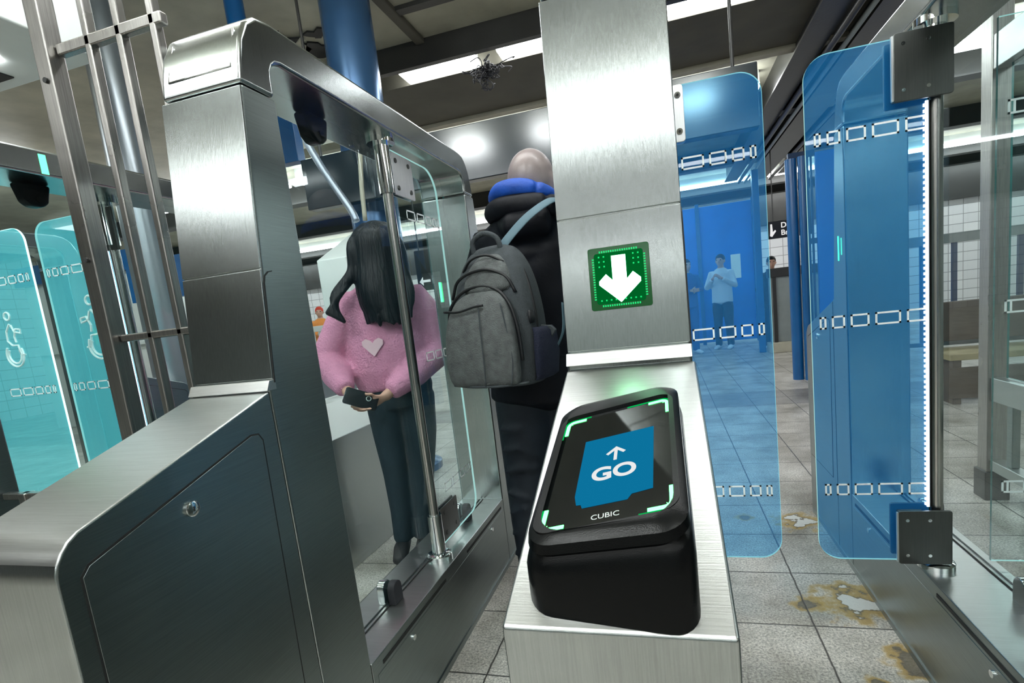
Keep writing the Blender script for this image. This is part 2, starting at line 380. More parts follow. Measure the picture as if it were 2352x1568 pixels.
# transverse girders carrying the fluorescent rows
gi = 0
for gy in (-6.1, -3.9, -1.2, 4.49, 7.6, 10.2, 12.8, 14.1):
    x0 = -2.9 if gy == 4.49 else -13.9
    g = obj('ceiling_girder', B((x0, 8.9, gy, gy + .05, 3.22, 3.5), (x0, 8.9, gy - .09, gy + .14, 3.20, 3.22)) if gy != 4.49 else B((x0, 8.9, gy, gy + .06, 3.30, 3.5)), GIRD)
    struct(g)
struct(obj('ceiling_soffit', B((-2.9, 8.9, 4.80, 5.87, 3.30, 3.5)), SOFF))
struct(obj('ceiling_rail', B((-4.2, 8.9, 5.80, 5.90, 3.26, 3.34)), RAILC))
# cream ceiling battens (joints of the panels)
struct(obj('ceiling_batten', B((-1.88, -1.80, 3.4, 4.49, 3.455, 3.5)), SOFF, bevel=.01))
struct(obj('ceiling_batten', B((-1.86, 3.0, 3.98, 4.06, 3.47, 3.5)), GIRD))
struct(obj('ceiling_batten', B((-5.2, -1.88, 2.90, 2.98, 3.46, 3.5)), SOFF))
# torn opening in the ceiling left of the blue column
bm = bmesh.new()
for (cx, cy, a) in ((-2.98, 3.92, .17), (-2.80, 4.10, .14), (-2.66, 4.25, .12), (-2.95, 4.28, .13), (-2.52, 4.02, .07)):
    prism([(cx + 1.3 * a * (.45 + .9 * random.random()) * math.cos(t * PI / 6), cy + 1.2 * a * (.35 + .8 * random.random()) * math.sin(t * PI / 6)) for t in range(12)], 3.485, 3.499, 'Z', bm)
tag(obj('ceiling_hole', bm, DARKM), 'ragged black hole in the cream ceiling left of the blue column', 'hole')
bm = bmesh.new()
for k in range(7):
    x = -2.92 + random.random() * .4; y = 3.95 + random.random() * .35
    vs = box(bm, -.06, .06, -.02, .02, -.006, .006)
    M = Matrix.Translation((x, y, 3.45)) @ Matrix.Rotation(random.uniform(-.9, .9), 4, 'Z') @ Matrix.Rotation(random.uniform(-.5, .5), 4, 'Y')
    for v in vs: v.co = M @ v.co
tag(obj('peeling_plaster', bm, CREAM), 'flakes of cream plaster hanging from the torn ceiling hole', 'plaster', kind='stuff')

# fluorescent fixtures
def fixture(x0, x1, y, label, w=.24, parentgroup='fluorescent strip lights', m=None):
    t = thing('fluorescent_light', label, 'ceiling light', ((x0 + x1) / 2, y, 3.30), group=parentgroup)
    L = (x1 - x0) / 2
    obj('housing', B((-L, L, -.05, .05, .055, .2)), WHITEP, t)
    obj('diffuser', prism(rrect(-w / 2, w / 2, 0, .055, .02, 3), -L + .01, L - .01, 'X'), m or FLUO, t)
    return t
fixture(-2.12, -1.42, 4.68, 'bright fluorescent strip touching the blue ceiling column', .25)
fixture(-1.22, .88, 4.68, 'long bright fluorescent strip passing behind the tall middle gate post', .22)
for y, xs in ((10.4, ((-13, -7.2), (-6.9, -1.2), (-.9, 4.4), (4.7, 8.6))), (12.4, ((-13, -7.2), (-6.9, -1.2), (-.9, 4.4), (4.7, 8.6))), (14.3, ((-13, -7.2), (-6.9, -1.2), (-.9, 4.4), (4.7, 8.6)))):
    for (a, b) in xs:
        fixture(a, b, y, 'distant fluorescent strip in a row across the far ceiling', .16)
for y in (-6.9, -4.25, -2.45):
    for (a, b) in ((-5.2, -1.7), (-1.4, 1.6), (1.9, 4.8)):
        fixture(a, b, y, 'fluorescent strip behind the viewer, mirrored in the brushed steel posts', .19 if y > -3 else .11)
for y in (1.9,):  # overhead row added out of view as fill light
    for (a, b) in ((-8.2, -5.1), (-2.5, -1.9), (-1.7, 1.2), (3.7, 5.9)):
        fixture(a, b, y, 'unseen fluorescent strip added above the row of gates to brighten them', .24)
for (a, b) in ((-9.4, -6.9),): fixture(a, b, 4.6, 'fluorescent strip on the far left over the wheelchair gate side', .22)
for x in (-2.35, -1.25, .50): fixture(x - .22, x + .22, -.35, 'short square ceiling lamp behind the viewer, mirrored as a soft blob in the hanging signboard', .34, 'square ceiling lamps', FLUO_S)
for (a, b) in ((-8.2, -5.2), (-5.0, -1.4), (-1.2, 1.2), (2.7, 6.0)): fixture(a, b, 6.9, 'hidden fluorescent strip added above the hanging panel to brighten the hall', .24)  # row added to lift the light in the hall beyond
# loose wires hanging between the two strips
bm = bmesh.new()
for k in range(34):
    c = Vector((-1.32, 4.58, 3.17)); pts = [c + Vector((random.gauss(0, .05), random.gauss(0, .03), random.gauss(0, .02)))]
    for _ in range(6): pts.append(c + (pts[-1] - c) * .8 + Vector((random.gauss(0, .045), random.gauss(0, .02), random.gauss(-.004, .028))))
    tube(bm, curve(pts, 6), .0045, 5)
tag(obj('wire_tangle', bm, RUBBER), 'tangle of dark loose wires between the two ceiling light strips', 'wires')

# longitudinal girders and pipes at upper right
for i, (x, w, z, mm, lb) in enumerate(((1.34, .14, 3.18, GIRD, 0), (1.78, .22, 3.14, GIRD, 0), (2.30, .16, 3.18, GIRD, 0))):
    struct(obj('ceiling_girder', B((x, x + w, .2, 11.5, z, z + .32), (x - .05, x + w + .05, .2, 11.5, z - .02, z)), mm))
for i, (x, z, r) in enumerate(((1.56, 3.12, .030), (1.66, 3.10, .022), (2.12, 3.10, .03))):
    o = obj('ceiling_pipe', T([(x, .2, z), (x, 11.5, z)], r, 12), GREYP if i == 1 else GIRD, smooth=True)
    tag(o, ['dark pipe running into the distance beside the first right ceiling girder', 'thin grey pipe running between two dark pipes under the right ceiling', 'dark pipe furthest right under the ceiling girders'][i], 'pipe', 'ceiling pipes at upper right')

# columns
def column(name, x, y, r, m, label, z1=3.5, z0=0):
    t = thing(name, label, 'column', (x, y, 0))
    obj('shaft', T([(0, 0, z0), (0, 0, z1)], r, 40), m, t, smooth='auto')
    obj('base_collar', T([(0, 0, 0), (0, 0, .05), (0, 0, .07)], [r * 1.35, r * 1.35, r * 1.05], 40), m, t, smooth='auto')
    return t
column('steel_column', -2.015, 3.62, .175, COLUMN, 'round steel column with blue highlight rising behind the left gate to the ceiling')
column('steel_column', -3.42, 2.95, .125, COLUMN_S, 'round silver grey column behind the stainless fence bars at upper left')
column('steel_column', -2.70, 3.35, .062, BLUE_P, 'slim blue column left of the first gate cap')

# hanging long glossy panel
t = thing('hanging_signboard', 'long glossy dark panel hung across the hall below the ceiling lights', 'panel', (0, 3.29, 1.99))
obj('face', B((-2.34, .57, 0, .08, 0, .335)), SIGNB, t, bevel=.006)
for x in (-2.2, -.25, .45): obj('hanger_rod', T([(x, .04, .335), (x, .04, 1.51)], .010), GIRD, t)

# ------------------------------------------------------------------ fare gates
SW = .20
def side_plate_arc(front):   # lower front cabinet profile (y,z)
    if front == 'round':
        return [(.81, 0), (.865, 1.043)] , [(.44, 0)]
def stripe_mesh(x_free, direction, y, z, scale=1.0, h=.034, plane='Y', t=.0048, n=5):
    """row of outlined boxes that widen away from the free edge"""
    bm = bmesh.new(); x = x_free; ws = [.0165, .032, .045, .060, .065, .065][:n]
    for w in ws:
        w *= scale
        a, b = sorted((x, x + direction * w))
        for (u0, u1, v0, v1) in ((a, b, z - h / 2, z - h / 2 + t), (a, b, z + h / 2 - t, z + h / 2), (a, a + t, z - h / 2, z + h / 2), (b - t, b, z - h / 2, z + h / 2)):
            if plane == 'Y': box(bm, u0, u1, y - .0008, y, v0, v1)
            else: box(bm, y, y + .0008, u0, u1, v0, v1)
        x += direction * (w + .0135)
    return bm
def glass_panel_mesh(pts, a0, a1, axis, name, mats, parent, rim_index=1, dull=None):
    bm = prism(pts, a0, a1, axis)
    o = obj(name, bm, mats, parent)
    for p in o.data.polygons:
        n = p.normal; k = {'X': 0, 'Y': 1, 'Z': 2}[axis]
        p.material_index = 0 if abs(n[k]) > .9 else rim_index
        if dull and n.dot(Vector(dull)) > .9: p.material_index = 2
    return o
def screws(pts, axis, parent, r=.007, m=None, name='screw', proud=.002):
    for p in pts:
        d = Vector(axis) * proud
        bm = tube(bmesh.new(), [Vector(p), Vector(p) + d], r, 16)
        tube(bm, [Vector(p) + d, Vector(p) + d * 1.15], r * .45, 8)
        obj(name, bm, m or CHROME, parent)
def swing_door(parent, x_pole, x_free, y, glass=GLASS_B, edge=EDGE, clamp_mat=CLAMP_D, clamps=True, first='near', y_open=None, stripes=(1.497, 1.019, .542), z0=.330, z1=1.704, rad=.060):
    """glass leaf across the passage at y"""
    d = 1 if x_free > x_pole else -1
    a, b = sorted((x_pole, x_free)); rs = (.001, rad, rad, .001) if d > 0 else (rad, .001, .001, rad)
    o = glass_panel_mesh(rrect(a, b, z0, z1, rad, 8, rs=rs), y, y + .008, 'Y', 'door_glass', [glass, edge, RIM], parent, dull=(-d, 0, 0))
    for z in stripes:
        obj('printed_stripe', stripe_mesh(x_free - d * .020, -d, y - .0005, z), PRINT, o)
    return o
def pole(parent, x, y, zb=.312, zt=1.735, r=.0165):
    o = obj('pole', T([(x, y, zb), (x, y, zt)], r, 24), POLE_M, parent, smooth='auto')
    obj('pole_collar', T([(x, y, 1.565), (x, y, zt)], r * 1.5, 24), CHROME, o, smooth='auto')
    obj('pole_collar', T([(x, y, zb), (x, y, .47)], r * 1.5, 24), CHROME, o, smooth='auto')
    obj('floor_flange', T([(x, y, zb), (x, y, zb + .014), (x, y, zb + .018)], [r * 2.7, r * 2.7, r * 2.2], 32), CHROME, o, smooth='auto')
    obj('top_flange', T([(x, y, zt - .016), (x, y, zt)], r * 2.7, 32), CHROME, o, smooth='auto')
    return o
def glass_shoe(parent, x, y, z=.312):
    o = obj('glass_clamp', prism(arc(0, .045, .024, 0, 180, 8)[::-1] + [(.024, 0), (-.024, 0)], x - .030, x - .006, 'X'), CHROME, parent, bevel=.003)
    o.location = (0, y, z)
    q = obj('glass_clamp', prism(arc(0, .045, .024, 0, 180, 8)[::-1] + [(.024, 0), (-.024, 0)], x + .006, x + .030, 'X'), RUBBER, parent, bevel=.003); q.location = (0, y, z)
def gate(x0, label, kind='round', w=SW, poles=True, far=True, camera_pod=True, goff=0.0):
    """one gate housing seen end-on; origin at the floor centre"""
    t = thing('fare_gate', label, 'fare gate', (x0 + w / 2, 1.6, 0), group='stainless fare gates')
    ox, oy = -(x0 + w / 2), -1.6
    a, b = x0 + ox, x0 + w + ox
    Y = lambda y: y + oy
    M = lambda pts, f=False: [((3.2 - y if f else y) + oy, z) for y, z in pts][::(-1 if f else 1)]
    for f in (False, True):
        if kind == 'round' or f:
            prof = [(.445, 0), (.445, .865)] + [(.4460, .878), (.450, .892), (.458, .905), (.468, .916), (.482, .925)] + [(.868, 1.045), (.868, 0)]
        else:
            prof = [(.440, 0), (.420, .862), (.722, .987), (.865, 1.040), (.868, 0)]
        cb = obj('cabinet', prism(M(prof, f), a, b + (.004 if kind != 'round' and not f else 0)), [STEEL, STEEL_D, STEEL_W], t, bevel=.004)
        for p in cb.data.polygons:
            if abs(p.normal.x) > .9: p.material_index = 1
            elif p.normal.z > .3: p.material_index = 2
        post = [(.870, 0), (.870, 1.052), (.884, 1.052), (.942, 1.652), (1.040, 1.652), (1.040, 0)]
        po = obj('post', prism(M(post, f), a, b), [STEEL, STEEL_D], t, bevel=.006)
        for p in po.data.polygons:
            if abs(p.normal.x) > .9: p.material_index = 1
        # raised cover of the post front with its horizontal joint
        g = .0025
        if not f:
            def slant(z): return .884 + (z - 1.052) * .0967
            for (z_a, z_b) in ((1.068, 1.288), (1.2905, 1.648)):
                obj('front_cover', prism(M([(slant(z_a) - g, z_a), (slant(z_b) - g, z_b), (slant(z_b) + .002, z_b), (slant(z_a) + .002, z_a)]), a + .001, b - .001), STEEL, t, bevel=.0012)
            obj('base_lip', prism(M([(.862, 1.046), (.873, 1.066), (.890, 1.066), (.890, 1.046)]), a, b), STEEL_W, t, bevel=.001)
            obj('side_cover', prism(M([(.885, 1.06), (.906, 1.26)] + [(.911, 1.276), (.922, 1.284)] + [(.935, 1.286), (.935, 1.284), (.924, 1.282), (.9135, 1.274), (.909, 1.26), (.888, 1.06)]), b - .001, b + .0012), DARKM, t)
        for sx, pl in ((a, -1), (b, 1)):
            # access panel on the cabinet flank
            pan = [(.475, .30), (.475, .862), (.486, .874), (.800, .970), (.818, .968), (.826, .955), (.812, .30)]
            xs = (sx - .0014, sx + .0006) if pl < 0 else (sx - .0006, sx + .0014)
            gp = [(.472, .297), (.472, .864), (.484, .8775), (.800, .9735), (.820, .971), (.829, .956), (.815, .297)]
            obj('panel_gap', prism(M(gp, f), sx - .0008, sx + .0008), DARKM, t)
            pn = obj('access_panel', prism(M(pan, f), *xs), STEEL_D, t, bevel=.0006)
            zc = (3.2 - .649 if f else .649) + oy
            lk = obj('lock', T([(sx, zc, .888), (sx + pl * .005, zc, .888), (sx + pl * .007, zc, .888)], [.013, .013, .010], 24), CHROME, pn, smooth='auto')
            obj('keyhole', B((sx + pl * .0068, sx + pl * .0078, zc - .001, zc + .001, .884, .892) if pl > 0 else (sx - .0078, sx - .0068, zc - .001, zc + .001, .884, .892)), DARKM, pn)
    # arched top: caps and beam in one piece
    out = [(.942, 1.655), (.950, 1.70), (.962, 1.745), (.985, 1.785), (1.015, 1.807), (1.06, 1.815)]
    inn = [(1.040, 1.655), (1.040, 1.69)] + [(1.0425, 1.708), (1.050, 1.722), (1.062, 1.731), (1.080, 1.735)]
    mir = lambda L: [(3.2 - y, z) for y, z in L][::-1]
    prof = out + mir(out) + mir(inn)[::1] + inn[::-1]
    prof = out + mir(out) + [(3.2 - y, z) for y, z in inn] + inn[::-1]
    bmx = prism([(Y(y), z) for y, z in prof], a, b)
    tb = obj('top_beam', bmx, STEEL, t, bevel=.009, seg=3)
    # embossed outline on the cap front
    emb = [Vector(((a + b) / 2 + sx * (w / 2 - .022), Y(yy) - .0012, zz)) for sx, yy, zz in ((-1, .975, 1.770), (-1, .949, 1.690), (1, .949, 1.690), (1, .975, 1.770))]
    obj('embossed_line', tube(bmesh.new(), emb, .0022, 8), CHROME, tb, smooth=True)
    # sill
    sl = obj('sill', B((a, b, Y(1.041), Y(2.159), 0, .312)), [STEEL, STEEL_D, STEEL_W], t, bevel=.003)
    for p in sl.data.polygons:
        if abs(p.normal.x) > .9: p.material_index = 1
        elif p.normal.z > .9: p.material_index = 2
    for sx, pl in ((a, -1), (b, 1)):
        x_, y_ = (sx - .0012, sx + .001) if pl < 0 else (sx - .001, sx + .0012)
        ap = obj('skirt_panel', B((x_, y_, Y(1.06), Y(2.14), .03, .268)), STEEL_D, sl, bevel=.0008)
        for ya, yb in ((1.09, 1.50), (1.70, 2.12)):
            obj('slot', B((min(sx, sx + pl * .0016), max(sx, sx + pl * .0016), Y(ya), Y(yb), .279, .289)), DARKM, sl)
        for yy in (1.25, 1.98):
            obj('lock', T([(sx, Y(yy), .245), (sx + pl * .005, Y(yy), .245)], .0085, 16), CHROME, sl, smooth='auto')
        obj('kick_plate', B((min(sx, sx + pl * .004), max(sx, sx + pl * .004), Y(.47), Y(2.73), 0, .02)), STEEL_D, sl)
    # fixed glass standing in the sill, either side of the pole
    xg = (a + b) / 2 - .004 + goff
    for ya, yb in ((1.037, 2.163),):
        glass_panel_mesh([(Y(ya), .308), (Y(yb), .308), (Y(yb), 1.739), (Y(ya), 1.739)], xg, xg + .008, 'X', 'fixed_glass', [GLASS_C, RIM], t)
    obj('glass_channel', B((xg - .006, xg - .002, Y(1.05), Y(2.15), .311, .3145), (xg + .010, xg + .014, Y(1.05), Y(2.15), .311, .3145)), DARKM, sl)
    for yy in ((1.42 if goff else 1.32), 1.93): glass_shoe(sl, xg + .004, Y(yy))
    if camera_pod:
        cp = obj('sensor_pod', prism([(Y(1.29), 1.735), (Y(1.305), 1.675), (Y(1.325), 1.660), (Y(1.355), 1.660), (Y(1.375), 1.675), (Y(1.39), 1.735)], a + .055, a + .098), BLACKP, tb, bevel=.010, seg=3)
        obj('sensor_lens', T([(a + .097, Y(1.345), 1.684), (a + .102, Y(1.345), 1.684)], .011, 20), BLACKG, tb, smooth='auto')
    return t, ox, oy

# left gate, its leaf stands open along the housing
gl, ox, oy = gate(-.975, 'brushed steel fare gate at left with the open glass leaf, filling the lower left corner')
pole(gl, -.838 + ox, 1.605 + oy)
xa = -.845 + ox
dl = glass_panel_mesh(rrect(1.622 + oy, 2.005 + oy, .340, 1.716, .06, 8, rs=(.001, .06, .09, .001)), xa + .002, xa + .010, 'X', 'door_glass', [GLASS_C, EDGE, RIM], gl, dull=(0, -1, 0))
for z in (1.515, 1.019, .53): obj('printed_stripe', stripe_mesh(1.985 + oy, -1, xa + .0105, z, plane='X'), PRINT, dl)
for z0, z1, mm in ((1.570, 1.708, CLAMP_L), (.350, .475, CLAMP_D)):
    c = obj('hinge_clamp', prism(rrect(1.635 + oy, 1.790 + oy, z0, z1, .008, 3), xa + .0105, xa + .016, 'X'), mm, dl, bevel=.0015)
    c = obj('hinge_clamp', prism(rrect(1.635 + oy, 1.790 + oy, z0, z1, .008, 3), xa - .006, xa - .0005, 'X'), mm, dl, bevel=.0015)
    screws([(xa + .016, yy + oy, zz) for yy in (1.672, 1.762) for zz in (z0 + .025, z1 - .025)], (1, 0, 0), dl, .008, CLAMP_D)
obj('indicator_light', B((-.944 + ox, -.935 + ox, 2.1525 + oy, 2.1555 + oy, 1.22, 1.305)), LED_GB, gl)

# middle gate with the reader
gm, ox, oy = gate(-.168, 'brushed steel fare gate in the middle with the tap reader and green arrow display', kind='sharp', w=.204, camera_pod=False)
pole(gm, -.012 + ox, 1.605 + oy)
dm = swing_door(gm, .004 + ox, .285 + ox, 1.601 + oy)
for (z0, z1) in ((1.554, 1.702), (.343, .490)):
    c = obj('hinge_clamp', prism(rrect(-.030 + ox, .087 + ox, z0, z1, .008, 3), 1.591 + oy, 1.599 + oy, 'Y'), CLAMP_L, dm, bevel=.0015)
    obj('hinge_clamp', prism(rrect(-.030 + ox, .087 + ox, z0, z1, .008, 3), 1.612 + oy, 1.620 + oy, 'Y'), CLAMP_L, dm, bevel=.0015)
    screws([(xx + ox, 1.591 + oy, zz) for xx in (.02, .072) for zz in (z0 + .027, z1 - .027)], (0, -1, 0), dm, .0085, CHROME)
    for xx in (.02, .072):
        for zz in (z0 + .027, z1 - .027): obj('screw_socket', T([(xx + ox, 1.5885 + oy, zz), (xx + ox, 1.5880 + oy, zz)], .004, 6), DARKM, dm)
# arrow display
def slant(z): return .884 + (z - 1.052) * .0967
tl = math.atan(.0967)
cz = 1.184; FR = Matrix.Translation((-.0690 + ox, slant(cz) - .0035 + oy, cz)) @ Matrix.Rotation(-tl, 4, 'X') @ Matrix.Rotation(PI / 2, 4, 'X')
def plate(pts, z0, z1, M, bm=None):
    bm = bm or bmesh.new(); n0 = len(bm.verts); prism(pts, z0, z1, 'Z', bm); bm.verts.ensure_lookup_table()
    for v in bm.verts[n0:]: v.co = M @ v.co
    return bm
ds = obj('arrow_display', plate(rrect(-.050, .050, -.0515, .0515, .004, 3), -.003, .0018, FR), pmat('dark_green_display', (.004, .06, .012), .15), gm)
ar = [(-.0115, .036), (.0115, .036), (.0115, -.004), (.022, .007), (.034, -.004), (.034, -.010), (0, -.041), (-.034, -.010), (-.034, -.004), (-.022, .007), (-.0115, -.004)]
obj('arrow', plate(ar, .0019, .0026, FR), emis('arrow_led', (.40, 1.0, .55), 6.0), ds)
bm = bmesh.new()
for k in range(17):
    u = -.030 + k * .00375
    for (px, py) in ((u, .044), (u, -.045)):
        plate([(px - .0011, py - .0016), (px + .0011, py - .0016), (px + .0011, py + .0016), (px - .0011, py + .0016)], .0019, .0024, FR, bm)
    for (px, py) in ((-.042, u * 1.1), (.042, u * 1.1)):
        plate([(px - .0016, py - .0011), (px + .0016, py - .0011), (px + .0016, py + .0011), (px - .0016, py + .0011)], .0019, .0024, FR, bm)
random.seed(3)
for i in range(9):
    for j in range(10):
        px, py = -.032 + i * .008, .036 - j * .008
        if abs(px) < .018 and py > -.03: continue
        if abs(px) < .036 and -.03 < py < .012: continue
        plate([(px - .0012, py - .0012), (px + .0012, py - .0012), (px + .0012, py + .0012), (px - .0012, py + .0012)], .0019, .0024, FR, bm)
obj('led_dots', bm, LED_G, ds)
obj('display_glow_panel', plate(rrect(-.040, .040, -.042, .042, .004, 3), .0016, .00185, FR), emis('dim_green_backlight', (.0, .5, .08), .12), ds)

# right gate
gr, ox, oy = gate(.636, 'brushed steel fare gate at right with two dark square hinge clamps', goff=.064)
pole(gr, .678 + ox, 1.605 + oy)
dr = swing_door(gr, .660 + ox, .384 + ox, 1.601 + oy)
for (z0, z1) in ((1.546, 1.704), (.333, .487)):
    obj('clamp_block', B((.582 + ox, .640 + ox, 1.580 + oy, 1.6005 + oy, z0 + .006, z1 - .006)), CLAMP_D, dr)
    for (ya, yb) in ((1.571, 1.580), (1.631, 1.639)):
        obj('hinge_clamp', prism(rrect(.577 + ox, .703 + ox, z0, z1, .006, 3), ya + oy, yb + oy, 'Y'), CLAMP_D, dr, bevel=.0015)
    obj('clamp_edge', prism(rrect(.573 + ox, .577 + ox, z0 + .004, z1 - .004, .001, 2), 1.573 + oy, 1.580 + oy, 'Y'), CLAMP_L, dr)
    screws([(xx + ox, 1.571 + oy, zz) for xx in (.597, .650) for zz in (z0 + .026, z1 - .026)], (0, -1, 0), dr, .0045, CHROME)
bm = B((.654 + ox, .659 + ox, 1.596 + oy, 1.600 + oy, .490, 1.545))
obj('led_strip', bm, LED_W, dr)
bm = bmesh.new()
for k in range(74): box(bm, .6495 + ox, .6535 + ox, 1.597 + oy, 1.600 + oy, .495 + k * .0142, .502 + k * .0142)
q = obj('led_dots', bm, LED_W, dr)
obj('led_blocker', B((.6592 + ox, .6608 + ox, 1.593 + oy, 1.615 + oy, .490, 1.545)), CLAMP_D, dr)  # strip added to block the LEDs' mirror image in the fixed glass
# the next passage's leaf on the same gate
d3 = swing_door(gr, .806 + ox, 1.13 + ox, 1.603 + oy, glass=GLASS_C)
for z in (1.497, 1.019, .542): obj('printed_stripe', stripe_mesh(.826 + ox, 1, 1.6022 + oy, z, scale=3.2, n=3), PRINT, d3)
obj('indicator_light', B((-.1010, -.0995, 2.232 + oy, 2.244 + oy, 1.195, 1.285)), LED_GB, gr)  # glowing bars put in for the green reflection on the door glass
obj('indicator_light', B((-.1010, -.0995, 2.200 + oy, 2.206 + oy, 1.215, 1.275)), LED_GB, gr)

# two more gates beyond the steel fence
ga, ox, oy = gate(-2.06, 'fare gate just beyond the stainless fence, its near post at the left edge')
pole(ga, -2.02 + ox, 1.605 + oy)
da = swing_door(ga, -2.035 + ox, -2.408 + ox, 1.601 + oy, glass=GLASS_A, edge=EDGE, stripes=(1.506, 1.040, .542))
gb, ox2, oy2 = gate(-3.28, 'furthest fare gate, only its curved top beam showing at the left edge')
pole(gb, -3.12 + ox2, 1.605 + oy2)
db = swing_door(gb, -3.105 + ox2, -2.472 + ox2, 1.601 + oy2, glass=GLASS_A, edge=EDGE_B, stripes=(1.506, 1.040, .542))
obj('led_strip', B((-2.050 + ox, -2.045 + ox, 1.595 + oy, 1.600 + oy, .455, 1.565)), LED_W, da)
obj('indicator_light', B((.0995, .1012, .93 + oy, .95 + oy, 1.40, 1.52)), LED_GB, ga)
obj('indicator_light', B((.0995, .1012, 1.30 + oy, 1.32 + oy, 1.74, 1.80)), LED_GB, ga)
def wheelchair(parent, x, y, z, s=1.0, flip=1):
    bm = bmesh.new(); r = .0042 * s
    P = lambda L: [(x + flip * u * s, y, z + v * s) for u, v in L]
    circ = lambda cx, cy, rad, a0=0, a1=360, n=20: arc(cx, cy, rad, a0, a1, n)
    tube(bm, P(circ(.006, .118, .016)), r, 6)
    tube(bm, P(circ(.010, -.045, .050, 150, 400)), r, 6)
    tube(bm, P(circ(.010, -.045, .036, 150, 395)), r, 6)
    tube(bm, P([(.004, .085), (.030, .055), (.034, .015), (.012, -.005), (-.02, -.006), (-.028, -.045), (-.050, -.048)]), r, 6)
    tube(bm, P([(-.004, .080), (-.016, .050), (-.052, .042), (-.052, .058)]), r, 6)
    tube(bm, P([(-.052, .058), (-.025, .062), (-.010, .030), (-.014, .006)]), r, 6)
    return obj('wheelchair_symbol', bm, PRINT_C, parent)
wheelchair(da, -2.205 + ox, 1.599 + oy, 1.248, 1.1)
wheelchair(db, -2.665 + ox2, 1.599 + oy2, 1.245, 1.0, -1)
for door, ox_ in ((da, ox), (db, ox2)):
    for z0, z1 in ((1.546, 1.704), (.333, .487)):
        xx = -2.04 if door is da else -3.10
        obj('hinge_clamp', B((xx + ox_ - .06, xx + ox_ + .06, 1.589 - 1.6, 1.599 - 1.6, z0, z1)), CLAMP_D, door, bevel=.002)

# ------------------------------------------------------------------ tap reader on the middle gate's slope
rd = thing('tap_reader', 'black wedge-shaped tap reader with blue GO screen and green corner lights', 'card reader', (-.068, .55, .90))
def base_z(y): return .862 + .414 * (y - .42) if y < .722 else .987 + .37 * (y - .722)
def top_z(x, y): return .965 + .30 * (y - .43) + .20 * (x - .005)
RL = Vector((-.068, .55, .90))
def reader_ring(grow, zfun, cut=0):
    x0, x1 = -.145 - grow, .009 + grow; y0, y1 = .428 - grow, .688 + grow
    pts = rrect(x0, x1, y0, y1, .026, 6)
    out = []
    for x, y in pts:
        yy = y - .10 * (x + .068) * (1 if y < .55 else .5) * (1 if grow > -.01 else .6)
        out.append(Vector((x, yy, zfun(x, yy))) - RL)
    return out
bm = bmesh.new()
rings = []
for g, zf in ((.002, lambda x, y: base_z(y) + .0005), (.002, lambda x, y: (base_z(y) * .4 + top_z(x, y) * .6) - .006), (.0, lambda x, y: top_z(x, y) - .026), (-.002, lambda x, y: top_z(x, y) - .022), (-.004, lambda x, y: top_z(x, y) - .019), (-.001, lambda x, y: top_z(x, y) - .015), (-.002, lambda x, y: top_z(x, y) - .006), (-.008, lambda x, y: top_z(x, y) - .0015), (-.014, lambda x, y: top_z(x, y))):
    rings.append([bm.verts.new(v) for v in reader_ring(g, zf)])
for g2, dz in ((0, 0.0), (.0008, -.0056)):
    rings.append([bm.verts.new(Vector((x, y, top_z(x, y) + dz)) - RL) for x, y in rrect(-.1375 + g2, .0005 - g2, .4435 + g2, .6525 - g2, .018, 6)])
for r0, r1 in zip(rings, rings[1:]):
    n = len(r0)
    for i in range(n): bm.faces.new((r0[i], r0[(i + 1) % n], r1[(i + 1) % n], r1[i]))
bm.faces.new(rings[0][::-1]); bm.faces.new(rings[-1])
obj('housing', bm, BLACKP, rd, smooth='auto')
# frame of the tilted top: local (u along X, v up the slope)
ex = Vector((1, 0, .20)).normalized(); n_ = Vector((-.20, -.30, 1)).normalized(); ey = n_.cross(ex)
def TP(x, y, h=0): return Vector((x, y, top_z(x, y))) + n_ * (h - .0055) - RL
def top_poly(pts, h0, h1, bm=None):
    bm = bm or bmesh.new()
    A = [bm.verts.new(TP(x, y, h0)) for x, y in pts]; C = [bm.verts.new(TP(x, y, h1)) for x, y in pts]
    bm.faces.new(A[::-1]); bm.faces.new(C)
    for i in range(len(pts)): j = (i + 1) % len(pts); bm.faces.new((A[i], A[j], C[j], C[i]))
    return bm
obj('face_glass', top_poly(rrect(-.136, -.001, .446, .650, .016, 5), .0002, .0014), BLACKG, rd)
sc = obj('screen', top_poly([(-.1015, .492), (-.0985, .479), (-.094, .4785), (-.092, .473), (-.048, .473), (-.044, .480), (-.024, .482), (-.023, .590), (-.1015, .590)], .0015, .0019), emis('blue_screen', (.002, .100, .20), .85), rd)
# corner lights
def bracket(cx, cy, sx, sy, lx=.024, ly=.030, wd=.0042, r=.010):
    outer = [(cx, cy + sy * ly)] + [(cx + sx * (r - r * math.cos(a)), cy + sy * (r - r * math.sin(a))) for a in [i * PI / 12 for i in range(7)]] + [(cx + sx * lx, cy)]
    inner = [(x + sx * wd if i < 5 else x, y + sy * wd if i > 3 else y) for i, (x, y) in enumerate(outer)]
    return outer + inner[::-1]
GL = emis('green_corner_light', (.06, 1.0, .13), 6.0)
GL2 = emis('green_corner_glow', (.0, .50, .09), .5)  # glow around the corner lights, put in as dim emissive strips
for (cx, cy, sx, sy, k) in ((-.1345, .447, 1, 1, 1), (-.002, .447, -1, 1, 1.25), (-.1345, .6485, 1, -1, 1.2), (-.002, .6485, -1, -1, 1.9)):
    obj('corner_glow', top_poly(bracket(cx, cy, sx, sy, .028 * k, .034 * k, .0026, .012), .0008, .0017), GL2, rd)
for (cx, cy, sx, sy) in ((-.131, .450, 1, 1), (-.005, .450, -1, 1), (-.131, .645, 1, -1), (-.005, .645, -1, -1)):
    obj('corner_light', top_poly(bracket(cx, cy, sx, sy), .0015, .0022), GL, rd)
M0 = Matrix.Identity(4)
